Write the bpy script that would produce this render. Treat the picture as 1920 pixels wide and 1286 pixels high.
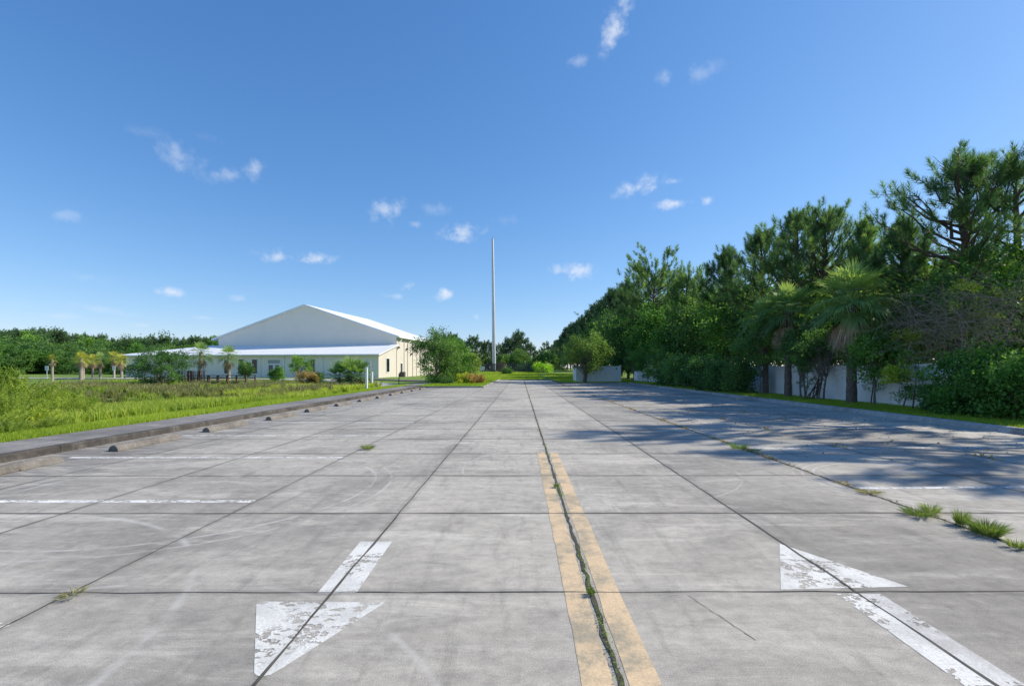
import bpy, math, random
import numpy as np
from math import radians as R, sin, cos, pi, atan2, sqrt

for o in list(bpy.data.objects): bpy.data.objects.remove(o)
SC = bpy.context.scene
COL = SC.collection

# ------------------------------------------------------------------ camera
F, VX, HY, CH = 900.0, 976.0, 693.0, 1.55      # focal length in photo pixels, vanishing point, camera height
cam_d = bpy.data.cameras.new('camera'); cam = bpy.data.objects.new('camera', cam_d); COL.objects.link(cam)
cam.location = (0, 0, CH); cam.rotation_euler = (R(90), 0, 0)
cam_d.sensor_width = 36; cam_d.lens = F / 1920 * 36
cam_d.shift_x = -(VX - 960) / 1920; cam_d.shift_y = (HY - 643) / 1920
cam_d.clip_start = 0.05; cam_d.clip_end = 3000
SC.camera = cam
SC.view_settings.view_transform = 'Standard'; SC.view_settings.look = 'None'
SC.view_settings.exposure = 0.32; SC.view_settings.gamma = 1.0
SC.render.resolution_x = 1024; SC.render.resolution_y = 685

# ------------------------------------------------------------------ sun + sky
SUN_EL, SUN_AZ = 38.5, 14.0        # azimuth: degrees from +X towards +Y
sd = bpy.data.lights.new('sun', 'SUN'); sun = bpy.data.objects.new('sun', sd); COL.objects.link(sun)
sd.energy = 4.8; sd.angle = R(0.53); sd.color = (1.0, 0.91, 0.76)
sx, sy, sz = cos(R(SUN_AZ))*cos(R(SUN_EL)), sin(R(SUN_AZ))*cos(R(SUN_EL)), sin(R(SUN_EL))
from mathutils import Vector, Matrix
sun.rotation_euler = Vector((sx, sy, sz)).to_track_quat('Z', 'Y').to_euler(); sun.location = (60, 20, 60)

W = bpy.data.worlds.new('World'); SC.world = W; W.use_nodes = True
nt = W.node_tree; N = nt.nodes; L = nt.links; N.clear()
out = N.new('ShaderNodeOutputWorld'); bg = N.new('ShaderNodeBackground'); L.new(bg.outputs[0], out.inputs[0])
sky = N.new('ShaderNodeTexSky'); sky.sky_type = 'NISHITA'; sky.sun_disc = False
sky.sun_elevation = R(SUN_EL); sky.sun_rotation = R(90 - SUN_AZ)
sky.altitude = 0; sky.air_density = 1.0; sky.dust_density = 0.25; sky.ozone_density = 3.0
bg.inputs[1].default_value = 0.128
tc = N.new('ShaderNodeTexCoord')
nz = N.new('ShaderNodeTexNoise'); nz.inputs['Scale'].default_value = 34; nz.inputs['Detail'].default_value = 7; nz.inputs['Roughness'].default_value = 0.62
L.new(tc.outputs['Generated'], nz.inputs['Vector'])
# cumulus puffs: (x, y, half width, half height) as seen from the car park, opacity, tilt
CLOUDS = [(1152,52,28,52,.85,-25),(1085,115,22,14,.3,0),(1245,142,18,18,.35,0),(1318,135,40,24,.28,0),
 (1198,352,48,24,.8,12),(1262,382,44,15,.8,4),(1326,376,14,11,.8,0),(1264,340,18,8,.5,0),
 (1078,508,56,18,1.0,-3),(872,437,52,20,.75,3),(836,553,26,15,1.0,0),(766,536,24,12,.75,0),(736,555,22,8,.45,0),(778,420,16,10,.35,0),
 (724,395,38,28,.6,25),(825,392,40,18,.25,0),(520,482,42,18,.9,-5),(594,487,44,17,.9,0),(320,547,34,12,.8,0),
 (478,320,34,24,.55,0),(425,328,40,20,.45,0),(340,298,70,32,.38,-20),(128,407,26,17,.28,0),(280,250,40,18,.12,0),(385,258,30,14,.12,0),
 (893,594,10,8,.7,0),(190,580,60,10,.25,-8),(110,592,50,9,.25,0),(450,560,22,9,.3,0),(380,596,30,5,.3,0),(262,610,30,5,.3,0),(170,520,60,14,.14,0),(950,412,30,14,.12,0)]
def mth(op, a, b=None, c=None, clamp=False, tree=None):
    t = tree or nt
    n = t.nodes.new('ShaderNodeMath'); n.operation = op; n.use_clamp = clamp
    for i, v in enumerate((a, b, c)):
        if v is None: continue
        if isinstance(v, (int, float)): n.inputs[i].default_value = v
        else: t.links.new(v, n.inputs[i])
    return n.outputs[0]
acc = None
for (px, py, ax, ay, op, tilt) in CLOUDS:
    d = Vector(((px-VX)/F, 1, (HY-py)/F)).normalized()
    r = d.cross(Vector((0, 0, 1))).normalized(); u = r.cross(d)
    t = R(tilt); r2 = r*cos(t)+u*sin(t); u2 = u*cos(t)-r*sin(t)
    k = 1.0/Vector(((px-VX)/F, 1, (HY-py)/F)).length
    s = N.new('ShaderNodeVectorMath'); s.operation = 'SUBTRACT'; L.new(tc.outputs['Generated'], s.inputs[0]); s.inputs[1].default_value = d
    cmb = N.new('ShaderNodeCombineXYZ')
    for i, v in enumerate((r2*(F/(ax*1.25*k)), u2*(F/(ay*1.25*k)), d*3.0)):
        q = N.new('ShaderNodeVectorMath'); q.operation = 'DOT_PRODUCT'; L.new(s.outputs[0], q.inputs[0]); q.inputs[1].default_value = v
        L.new(q.outputs['Value'], cmb.inputs[i])
    ln = N.new('ShaderNodeVectorMath'); ln.operation = 'LENGTH'; L.new(cmb.outputs[0], ln.inputs[0])
    m = mth('SUBTRACT', 1.0, ln.outputs['Value'], clamp=True)
    m = mth('ADD', m, mth('MULTIPLY', mth('SUBTRACT', nz.outputs['Fac'], 0.56), 2.6))
    m = mth('MULTIPLY', m, mth('GREATER_THAN', 1.0, ln.outputs['Value']))
    sm = N.new('ShaderNodeMapRange'); sm.interpolation_type = 'SMOOTHSTEP'; L.new(m, sm.inputs[0])
    sm.inputs[1].default_value = 0.05; sm.inputs[2].default_value = 1.25; sm.inputs[3].default_value = 0; sm.inputs[4].default_value = op
    edge = mth('MULTIPLY', sm.outputs[0], mth('MULTIPLY', mth('SUBTRACT', 1.0, ln.outputs['Value'], clamp=True), 2.2, clamp=True))
    acc = edge if acc is None else mth('MAXIMUM', acc, edge)
tint = N.new('ShaderNodeMix'); tint.data_type = 'RGBA'; tint.blend_type = 'MULTIPLY'; tint.inputs[0].default_value = 1
sp_ = N.new('ShaderNodeSeparateColor'); L.new(sky.outputs[0], sp_.inputs[0]); cb_ = N.new('ShaderNodeCombineColor')
for i_, (g_, k_) in enumerate(((1.15, .60), (.88, 1.0), (.70, 1.70))):      # colour response of the camera, per channel
    L.new(mth('MULTIPLY', mth('POWER', sp_.outputs[i_], g_), k_), cb_.inputs[i_])
L.new(cb_.outputs[0], tint.inputs[6]); tint.inputs[7].default_value = (1, 1, 1, 1)
SKY_TINT = tint.inputs[7]
cm = N.new('ShaderNodeMix'); cm.data_type = 'RGBA'; L.new(mth('MULTIPLY', acc, 0.92), cm.inputs[0])
L.new(tint.outputs[2], cm.inputs[6]); cm.inputs[7].default_value = (5.2, 5.6, 6.3, 1)
L.new(cm.outputs[2], bg.inputs[0])

# ------------------------------------------------------------------ helpers
rng = np.random.default_rng(7)
def smooth(t): t = np.clip(t, 0, 1); return t*t*(3-2*t)
def at(px, Y): return (px-VX)/F*Y
def ztop(py, Y): return CH-(py-HY)/F*Y

class MB:
    def __init__(s): s.v = []; s.f = []; s.t = []; s.n = 0
    def add(s, v, f, t=0.5):
        v = np.asarray(v, float).reshape(-1, 3); f = np.asarray(f, int)
        s.v.append(v); s.f.append(f + s.n); s.n += len(v)
        s.t.append(np.broadcast_to(np.asarray(t, float), (len(f),)).copy())
    def box(s, x0, x1, y0, y1, z0, z1, t=.5):
        v = [(x0,y0,z0),(x1,y0,z0),(x1,y1,z0),(x0,y1,z0),(x0,y0,z1),(x1,y0,z1),(x1,y1,z1),(x0,y1,z1)]
        s.add(v, [(0,3,2,1),(4,5,6,7),(0,1,5,4),(1,2,6,5),(2,3,7,6),(3,0,4,7)], t)
    def tube(s, pts, rad, k=6, t=.5, cap=True):
        pts = np.asarray(pts, float); n = len(pts)
        rad = np.broadcast_to(np.asarray(rad, float), (n,))
        d = np.gradient(pts, axis=0); d /= np.linalg.norm(d, axis=1)[:, None]+1e-9
        ref = np.array([0, 0, 1.]) if abs(d[0, 2]) < .8 else np.array([1., 0, 0])
        a = np.cross(d, ref); a /= np.linalg.norm(a, axis=1)[:, None]+1e-9; b = np.cross(d, a)
        th = np.arange(k)/k*2*pi
        v = pts[:, None]+rad[:, None, None]*(np.cos(th)[None, :, None]*a[:, None]+np.sin(th)[None, :, None]*b[:, None])
        i, j = np.meshgrid(np.arange(n-1), np.arange(k), indexing='ij'); j2 = (j+1) % k
        f = np.stack([i*k+j, i*k+j2, (i+1)*k+j2, (i+1)*k+j], -1).reshape(-1, 4)
        s.add(v.reshape(-1, 3), f, t)
        if cap:
            s.add(v[-1], [list(range(k))], t); s.add(v[0], [list(range(k))[::-1]], t)
    def prism(s, poly, y0, y1, t=.5):           # poly in (x,z), extruded along y
        n = len(poly); v = [(x, y0, z) for x, z in poly]+[(x, y1, z) for x, z in poly]
        s.add(v, [list(range(n))], t); s.add(v, [list(range(n, 2*n))[::-1]], t)
        s.add(v, [(i, i+n, (i+1) % n+n, (i+1) % n) for i in range(n)], t)
    def mesh(s, name, mat, smoothed=False):
        me = bpy.data.meshes.new(name)
        V = np.concatenate(s.v); me.vertices.add(len(V)); me.vertices.foreach_set('co', V.ravel())
        li = np.concatenate([f.ravel() for f in s.f]); tot = np.concatenate([np.full(len(f), f.shape[1]) for f in s.f])
        st = np.concatenate([[0], np.cumsum(tot)[:-1]])
        me.loops.add(len(li)); me.loops.foreach_set('vertex_index', li.astype(np.int32))
        me.polygons.add(len(tot)); me.polygons.foreach_set('loop_start', st.astype(np.int32))
        me.polygons.foreach_set('loop_total', tot.astype(np.int32))
        me.update(calc_edges=True)
        a = me.attributes.new('tint', 'FLOAT', 'FACE'); a.data.foreach_set('value', np.concatenate(s.t).astype(np.float32))
        me.polygons.foreach_set('use_smooth', np.full(len(tot), bool(smoothed)))
        me.materials.append(mat); me.validate(); return me
def obj(name, mb, mat, parent=None, smoothed=False):
    me = mb.mesh(name, mat, smoothed) if isinstance(mb, MB) else mb
    o = bpy.data.objects.new(name, me); COL.objects.link(o)
    if parent: o.parent = parent
    return o
def tag(o, label=None, cat=None, group=None, kind=None):
    for k, v in (('label', label), ('category', cat), ('group', group), ('kind', kind)):
        if v: o[k] = v
    return o
def empty(name, loc, rz=0, label=None, cat=None, group=None):
    o = bpy.data.objects.new(name, None); COL.objects.link(o); o.location = loc; o.rotation_euler = (0, 0, rz)
    o.empty_display_size = .2
    return tag(o, label, cat, group)
def copy_tree(o, loc, rz=0, sc=(1, 1, 1), label=None, group=None, name=None):
    c = o.copy(); COL.objects.link(c); c.location = loc; c.rotation_euler = (0, 0, rz); c.scale = sc
    if name: c.name = name
    if label: c['label'] = label
    if group: c['group'] = group
    for ch in o.children:
        d = ch.copy(); COL.objects.link(d); d.parent = c
        for g in ch.children:
            e = g.copy(); COL.objects.link(e); e.parent = d
    return c

# ------------------------------------------------------------------ materials
def mat(name):
    m = bpy.data.materials.new(name); m.use_nodes = True; t = m.node_tree
    b = t.nodes['Principled BSDF']; return m, t, b
def noise(t, scale, detail=4, rough=.55, vec=None, dist=0):
    n = t.nodes.new('ShaderNodeTexNoise'); n.inputs['Scale'].default_value = scale; n.inputs['Detail'].default_value = detail
    n.inputs['Roughness'].default_value = rough; n.inputs['Distortion'].default_value = dist
    if vec is not None: t.links.new(vec, n.inputs['Vector'])
    return n.outputs['Fac']
def ocoord(t, scale=(1, 1, 1), rot=(0, 0, 0)):
    c = t.nodes.new('ShaderNodeTexCoord'); mp = t.nodes.new('ShaderNodeMapping')
    mp.inputs['Scale'].default_value = scale; mp.inputs['Rotation'].default_value = rot
    t.links.new(c.outputs['Object'], mp.inputs['Vector']); return mp.outputs[0]
def ramp(t, fac, stops, interp='LINEAR'):
    r = t.nodes.new('ShaderNodeValToRGB'); r.color_ramp.interpolation = interp
    e = r.color_ramp.elements
    while len(e) < len(stops): e.new(.5)
    for i, (p, c) in enumerate(stops):
        e[i].position = p; e[i].color = (*c, 1) if len(c) == 3 else c
    t.links.new(fac, r.inputs[0]); return r.outputs[0]
def mrange(t, v, a, b, c=0, d=1, sm=True):
    n = t.nodes.new('ShaderNodeMapRange'); n.interpolation_type = 'SMOOTHSTEP' if sm else 'LINEAR'
    t.links.new(v, n.inputs[0])
    for i, x in enumerate((a, b, c, d)): n.inputs[i+1].default_value = x
    return n.outputs[0]
def mixc(t, f, a, b, mode='MIX'):
    n = t.nodes.new('ShaderNodeMix'); n.data_type = 'RGBA'; n.blend_type = mode
    for i, v in ((0, f), (6, a), (7, b)):
        if isinstance(v, tuple): n.inputs[i].default_value = (*v, 1)
        elif isinstance(v, (int, float)): n.inputs[i].default_value = v
        else: t.links.new(v, n.inputs[i])
    return n.outputs[2]
def bump(t, b, h, strength=.3, dist=.01):
    n = t.nodes.new('ShaderNodeBump'); n.inputs['Strength'].default_value = strength; n.inputs['Distance'].default_value = dist
    t.links.new(h, n.inputs['Height']); t.links.new(n.outputs[0], b.inputs['Normal'])

FB = 1.75
def foliage(name, dark, mid, light, trans=.35, nscale=.35):
    m, t, b = mat(name); dark, mid, light = [tuple(min(.55, x*FB) for x in c_) for c_ in (dark, mid, light)]
    a = t.nodes.new('ShaderNodeAttribute'); a.attribute_name = 'tint'
    c = ramp(t, a.outputs['Fac'], [(0, dark), (.5, mid), (1, light)])
    oi = t.nodes.new('ShaderNodeObjectInfo')
    hs = t.nodes.new('ShaderNodeHueSaturation'); t.links.new(c, hs.inputs['Color'])
    t.links.new(mrange(t, oi.outputs['Random'], 0, 1, .8, 1.2, False), hs.inputs['Value'])
    t.links.new(mrange(t, oi.outputs['Random'], 0, 1, .515, .485, False), hs.inputs['Hue'])
    c = hs.outputs[0]
    t.links.new(c, b.inputs['Base Color']); b.inputs['Roughness'].default_value = .55; b.inputs['Specular IOR Level'].default_value = .3
    tr = t.nodes.new('ShaderNodeBsdfTranslucent'); tc_ = mixc(t, 1.0, c, (1.5, 1.6, .7), 'MULTIPLY'); t.links.new(tc_, tr.inputs['Color'])
    ms = t.nodes.new('ShaderNodeMixShader'); ms.inputs[0].default_value = trans
    t.links.new(b.outputs[0], ms.inputs[1]); t.links.new(tr.outputs[0], ms.inputs[2])
    t.links.new(ms.outputs[0], t.nodes['Material Output'].inputs[0]); return m
M = {}
M['pine'] = foliage('pine_needles', (.024,.052,.024), (.056,.108,.046), (.15,.22,.08), .45)
M['pinefar'] = foliage('far_needles', (.022,.045,.03), (.045,.085,.045), (.09,.14,.06), .3)
M['leafdark'] = foliage('dark_leaves', (.024,.056,.022), (.052,.108,.033), (.105,.19,.05), .42)
M['leafmid'] = foliage('mid_leaves', (.03,.07,.018), (.068,.14,.03), (.14,.24,.05), .48)
M['leafolive'] = foliage('olive_leaves', (.03,.06,.018), (.095,.15,.04), (.2,.27,.08), .45)
M['leafbright'] = foliage('bright_leaves', (.06,.13,.01), (.14,.28,.02), (.26,.42,.05), .4)
M['leafyellow'] = foliage('yellow_leaves', (.10,.14,.015), (.22,.27,.03), (.4,.42,.06), .4)
M['palm'] = foliage('palm_fronds', (.045,.085,.035), (.11,.18,.06), (.27,.34,.13), .4)
M['palmyellow'] = foliage('yellow_fronds', (.09,.11,.02), (.17,.19,.03), (.36,.29,.05), .3)
M['palmdead'] = foliage('dead_fronds', (.09,.06,.04), (.19,.14,.09), (.34,.27,.18), .1)
M['grass'] = foliage('grass_blades', (.06,.10,.012), (.14,.20,.02), (.25,.29,.05), .45)
M['weed'] = foliage('weed_blades', (.04,.065,.015), (.085,.125,.025), (.15,.18,.06), .35)
M['tallgrass'] = foliage('tall_grass', (.06,.095,.015), (.15,.20,.03), (.28,.31,.07), .45)
M['fennel'] = foliage('feathery_leaves', (.075,.11,.02), (.19,.25,.035), (.36,.40,.08), .5)
M['reed'] = foliage('dry_reeds', (.06,.065,.028), (.14,.135,.06), (.25,.22,.12), .3)
M['russet'] = foliage('russet_leaves', (.09,.08,.02), (.2,.13,.05), (.33,.24,.1), .3)

def bark(name, c1, c2, sc=12):
    m, t, b = mat(name); v = ocoord(t, (1, 1, .25))
    n = noise(t, sc, 6, .65, v); t.links.new(ramp(t, n, [(.3, c1), (.7, c2)]), b.inputs['Base Color'])
    b.inputs['Roughness'].default_value = .9; bump(t, b, n, .8, .03); return m
M['bark'] = bark('pine_bark', (.05,.035,.028), (.17,.12,.09))
M['barkgrey'] = bark('grey_bark', (.09,.08,.07), (.24,.22,.19))
M['barkpalm'] = bark('palm_bark', (.06,.045,.04), (.2,.16,.13), 22)
M['barkpalmpale'] = bark('pale_palm_bark', (.2,.17,.14), (.42,.37,.31), 22)
M['twig'] = bark('dead_twigs', (.20,.155,.12), (.46,.37,.29), 6)

JX = [-6.75,-4.93,-3.12,-1.31,.494,2.34,4.36,6.35,8.2,10.05]     # lengthwise slab joints
def concrete(name, base, dark, lit, stain=.5, jstain=0, warm=None):
    m, t, b = mat(name); o = ocoord(t); sep = t.nodes.new('ShaderNodeSeparateXYZ'); t.links.new(o, sep.inputs[0])
    n1 = noise(t, .33, 6, .6, o, .6)
    n2 = noise(t, 1.0, 8, .68, ocoord(t, (.55, 2.6, 1), (0, 0, R(-7))), .5)
    n4 = noise(t, 1.7, 7, .7, ocoord(t, (3.0, .5, 1), (0, 0, R(12))), .3)
    n3 = noise(t, 150, 3, .85, o); n5 = noise(t, 9, 9, .75, o, .3)
    c = mixc(t, mrange(t, n1, .34, .60), dark, base)
    c = mixc(t, mrange(t, n2, .48, .68, 0, .65), c, lit)
    c = mixc(t, mrange(t, n4, .50, .68, 0, stain), c, tuple(x*.62 for x in dark))
    if warm: c = mixc(t, mrange(t, noise(t, .7, 4, .5, ocoord(t, (1, 1, 1), (0, 0, 1))), .58, .75, 0, .5), c, warm)
    n6 = noise(t, 2.6, 13, .82, ocoord(t, (.8, 1.9, 1), (0, 0, R(20))), .25)
    c = mixc(t, 1.0, c, ramp(t, n6, [(.34, (.74,.74,.745)), (.50, (1.0,1.0,1.0)), (.64, (1.12,1.12,1.11))]), 'MULTIPLY')
    n7 = noise(t, 5, 8, .7, ocoord(t, (.35, 7, 1), (0, 0, R(-3))))
    c = mixc(t, mrange(t, n7, .56, .66, 0, .28), c, lit)
    # every poured slab has its own tone
    fx = mth('ADD', 0.5, 0, tree=t); dj = None
    for jx in JX:
        fx = mth('ADD', fx, mth('GREATER_THAN', sep.outputs[0], jx, tree=t), tree=t)
        dd_ = mth('ABSOLUTE', mth('SUBTRACT', sep.outputs[0], jx, tree=t), tree=t); dj = dd_ if dj is None else mth('MINIMUM', dj, dd_, tree=t)
    fy = mth('FLOOR', mth('DIVIDE', mth('ADD', sep.outputs[1], 36.8-3.345), 1.84, tree=t), tree=t)
    cb = t.nodes.new('ShaderNodeCombineXYZ'); t.links.new(fx, cb.inputs[0]); t.links.new(fy, cb.inputs[1])
    wn = t.nodes.new('ShaderNodeTexWhiteNoise'); wn.noise_dimensions = '2D'; t.links.new(cb.outputs[0], wn.inputs['Vector'])
    c = mixc(t, 1.0, c, ramp(t, wn.outputs['Value'], [(0, (.80,.80,.805)), (1, (1.07,1.065,1.05))]), 'MULTIPLY')
    yy_ = mth('DIVIDE', mth('ADD', sep.outputs[1], 36.8-3.345, tree=t), 1.84, tree=t)
    dy_ = mth('MULTIPLY', mth('SUBTRACT', .5, mth('ABSOLUTE', mth('SUBTRACT', mth('FRACT', yy_, tree=t), .5, tree=t), tree=t), tree=t), 1.84, tree=t)
    dm = mth('ADD', mth('MINIMUM', dj, dy_, tree=t), mth('MULTIPLY', mth('SUBTRACT', n2, .5, tree=t), .25, tree=t), tree=t)
    if jstain: c = mixc(t, mrange(t, dm, 0, .08, jstain, 0), c, tuple(x*.45 for x in dark))
    c = mixc(t, 1.0, c, ramp(t, n5, [(.25, (.76,.76,.76)), (.75, (1.2,1.2,1.2))]), 'MULTIPLY')
    c = mixc(t, 1.0, c, ramp(t, n3, [(.3, (.55,.55,.55)), (.7, (1.42,1.42,1.42))]), 'MULTIPLY')
    return m, t, b, c, o, sep, n3
m, t, b, c, o, sep, n3 = concrete('lot_concrete', (.41,.386,.342), (.265,.25,.224), (.53,.503,.452), .38, jstain=.28, warm=(.42,.385,.33))
# grime near the left kerb, tyre scuffs
g = mrange(t, sep.outputs[0], -8.6, -4.2, 1, 0)
gs = mth('MULTIPLY', g, mrange(t, noise(t, 1.3, 8, .7, ocoord(t, (1.0, 2.6, 1), (0, 0, R(25))), .8), .42, .62), tree=t)
c = mixc(t, mth('MULTIPLY', gs, .75, tree=t), c, (.12,.115,.11))
def ring(cx, cy, r, w, amt):
    global c
    s = t.nodes.new('ShaderNodeVectorMath'); s.operation = 'DISTANCE'; t.links.new(o, s.inputs[0]); s.inputs[1].default_value = (cx, cy, 0)
    dd = mth('ABSOLUTE', mth('SUBTRACT', s.outputs['Value'], r, tree=t), tree=t)
    k = mth('MULTIPLY', mrange(t, dd, 0, w, amt, 0), mrange(t, noise(t, 2.1, 5, .6, o), .38, .6), tree=t)
    c = mixc(t, k, c, (.6,.59,.57))
for q in ((-4.2,6.3,2.2,.03,.5),(-4.2,6.3,2.42,.03,.4),(5.6,6.6,1.35,.03,.7),(5.6,6.6,1.5,.025,.6),(5.6,6.6,1.62,.02,.5),(-5,2.2,2.9,.05,.4),(1.2,7.6,2.1,.025,.4),(-2.4,1.2,2.3,.04,.3)): ring(*q)
t.links.new(c, b.inputs['Base Color']); b.inputs['Roughness'].default_value = .85; bump(t, b, n3, .5, .004); M['lot'] = m
m, t, b, c, o, sep, n3 = concrete('walk_concrete', (.26,.248,.235), (.17,.162,.152), (.36,.345,.325), .7)
t.links.new(c, b.inputs['Base Color']); b.inputs['Roughness'].default_value = .9; bump(t, b, n3, .5, .004); M['walk'] = m
m, t, b, c, o, sep, n3 = concrete('kerb_concrete', (.10,.09,.08), (.05,.045,.04), (.18,.165,.15), .8)
t.links.new(c, b.inputs['Base Color']); b.inputs['Roughness'].default_value = .9; bump(t, b, n3, .7, .006); M['kerb'] = m
m, t, b, c, o, sep, n3 = concrete('kerb_clean', (.36,.35,.33), (.24,.235,.22), (.46,.45,.43), .5)
t.links.new(c, b.inputs['Base Color']); b.inputs['Roughness'].default_value = .9; bump(t, b, n3, .5, .004); M['kerb2'] = m
m, t, b, c, o, sep, n3 = concrete('stop_concrete', (.215,.20,.182), (.12,.11,.098), (.32,.30,.27), .7)
t.links.new(c, b.inputs['Base Color']); b.inputs['Roughness'].default_value = .95; bump(t, b, n3, .8, .008); M['stop'] = m

def plain(name, col, rough=.6, metal=0, var=.12, sc=3, spec=.5):
    m, t, b = mat(name); o = ocoord(t)
    n = noise(t, sc, 5, .6, o)
    c = mixc(t, 1.0, col, ramp(t, n, [(.25, (1-var,)*3), (.75, (1+var,)*3)]), 'MULTIPLY')
    t.links.new(c, b.inputs['Base Color']); b.inputs['Roughness'].default_value = rough; b.inputs['Metallic'].default_value = metal
    b.inputs['Specular IOR Level'].default_value = spec
    return m
def paint(name, col, wear=.5, dirt=None):
    m, t, b = mat(name); o = ocoord(t)
    c = mixc(t, mrange(t, noise(t, 2.0, 9, .75, o), .42, .62), col, dirt or tuple(x*.7 for x in col))
    c = mixc(t, 1.0, c, ramp(t, noise(t, 60, 4, .8, o), [(.25, (.68,.68,.68)), (.75, (1.2,1.2,1.2))]), 'MULTIPLY')
    t.links.new(c, b.inputs['Base Color']); b.inputs['Roughness'].default_value = .8
    w1 = mrange(t, noise(t, 16, 6, .7, ocoord(t, (1, 1.9, 1))), .50-.16*wear, .54-.16*wear, 0, 1)
    vo = t.nodes.new('ShaderNodeTexVoronoi'); vo.distance = 'CHEBYCHEV'; vo.inputs['Scale'].default_value = 15; t.links.new(ocoord(t, (1, 1.6, 1)), vo.inputs['Vector'])
    sc_ = t.nodes.new('ShaderNodeSeparateColor'); t.links.new(vo.outputs['Color'], sc_.inputs[0])
    w0 = mrange(t, sc_.outputs[0], .30+.12*wear, .32+.12*wear, 0, 1)
    w1 = mth('MULTIPLY', w1, mth('MAXIMUM', w0, mrange(t, noise(t, 30, 4, .7, o), .5, .56), tree=t), tree=t)
    w2 = mrange(t, noise(t, 2.1, 3, .5, o), .62-.16*wear, .66-.16*wear)
    if wear > .9:                                        # tyres wore these spots most
        for wx, wy, wr in ((-1.12, 3.02, .42), (-1.42, 2.72, .22), (2.2, 3.75, .3), (-1.2, 3.75, .2)):
            dn = t.nodes.new('ShaderNodeVectorMath'); dn.operation = 'DISTANCE'; t.links.new(o, dn.inputs[0]); dn.inputs[1].default_value = (wx, wy, 0)
            w2 = mth('MINIMUM', w2, mrange(t, dn.outputs['Value'], wr*.5, wr, 0, 1), tree=t)
    al = mth('SUBTRACT', 1, mth('MULTIPLY', mth('SUBTRACT', 1, w1, tree=t), mth('SUBTRACT', 1, w2, tree=t), tree=t), tree=t) if wear > .4 else mth('MULTIPLY', 1, 1, tree=t)
    w3 = mrange(t, noise(t, 70, 5, .8, o), .64, .72, 1, .2)
    al = mth('MULTIPLY', al, w3, tree=t)
    t.links.new(al, b.inputs['Alpha']); return m
M['paintw'] = paint('white_paint', (.70,.695,.66), 1.0, (.54,.535,.51))
M['paintline'] = paint('line_paint', (.80,.80,.78), .45, (.66,.66,.64))
M['paintfaint'] = paint('faint_paint', (.60,.59,.57), 1.0)
M['painty'] = paint('yellow_paint', (.64,.48,.30), .25, (.33,.29,.21))
M['joint'] = plain('joint_dirt', (.075,.07,.06), .95, var=.5, sc=8)
M['weedjoint'] = plain('mossy_joint', (.06,.055,.035), .95, var=.5, sc=14)
M['white'] = plain('white_panel', (.72,.72,.71), .6, var=.04)
M['trim'] = plain('white_trim', (.82,.83,.84), .5, var=.03)
M['glass'] = plain('dark_glass', (.012,.016,.022), .12, var=.1)
M['door'] = plain('door_white', (.74,.75,.76), .5)
M['darkmetal'] = plain('dark_metal', (.05,.05,.055), .5, var=.2)
M['galv'] = plain('galvanised_steel', (.55,.57,.58), .5, .35, .06, .5)
M['asphalt'] = plain('asphalt', (.10,.10,.10), .9, var=.25, sc=4)
M['paleroad'] = plain('pale_road', (.34,.33,.31), .9, var=.12, sc=2)
M['woodred'] = plain('weathered_wood', (.13,.075,.06), .85, var=.35, sc=6)
M['pvc'] = None
m, t, b = mat('vinyl_fence'); o = ocoord(t)
c = mixc(t, mrange(t, noise(t, 1.2, 6, .65, ocoord(t, (1, 1, .35))), .4, .75, 0, .7), (.84,.84,.84), (.62,.63,.62))
c = mixc(t, mrange(t, noise(t, 3, 6, .7, ocoord(t, (1, 1, .15))), .60, .74, 0, .35), c, (.33,.34,.31))
t.links.new(c, b.inputs['Base Color']); b.inputs['Roughness'].default_value = .55; M['pvc'] = m
# cladding with narrow ribs
def clad(name, col, dirt, pitch, axis=0, rough=.55, strength=.5):
    m, t, b = mat(name); o = ocoord(t); s = t.nodes.new('ShaderNodeSeparateXYZ'); t.links.new(o, s.inputs[0])
    f = mth('FRACT', mth('DIVIDE', s.outputs[axis], pitch, tree=t), tree=t)
    h = mrange(t, mth('ABSOLUTE', mth('SUBTRACT', f, .5, tree=t), tree=t), .38, .46, 0, 1)
    c = mixc(t, mrange(t, noise(t, .5, 6, .6, ocoord(t, (1, 1, .5))), .4, .75, 0, .6), col, dirt)
    t.links.new(c, b.inputs['Base Color']); b.inputs['Roughness'].default_value = rough; bump(t, b, h, strength, .03); return m
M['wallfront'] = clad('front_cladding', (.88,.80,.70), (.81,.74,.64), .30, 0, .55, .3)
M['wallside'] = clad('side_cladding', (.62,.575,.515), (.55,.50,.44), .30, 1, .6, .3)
M['roofx'] = clad('metal_roof', (.80,.82,.83), (.7,.73,.75), .45, 0, .4)
M['roofy'] = clad('metal_roof_deep', (.80,.82,.83), (.7,.73,.75), .45, 1, .4)
m, t, b = mat('meadow'); o = ocoord(t)
c = mixc(t, mrange(t, noise(t, .25, 6, .65, o), .35, .65), (.10,.19,.018), (.17,.26,.03))
c = mixc(t, mrange(t, noise(t, 2.5, 8, .75, o), .4, .7, 0, .6), c, (.08,.13,.015))
c = mixc(t, mrange(t, noise(t, .12, 5, .6, ocoord(t, (1, 3, 1))), .55, .7, 0, .5), c, (.2,.2,.06))
t.links.new(c, b.inputs['Base Color']); b.inputs['Roughness'].default_value = .95; bump(t, b, noise(t, 9, 6, .8, o), .8, .08); M['meadow'] = m
m, t, b = mat('pond_water'); b.inputs['Base Color'].default_value = (.035,.03,.018,1); b.inputs['Roughness'].default_value = .08
bump(t, b, noise(t, 2, 3, .5, ocoord(t)), .1, .02); M['water'] = m

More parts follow.
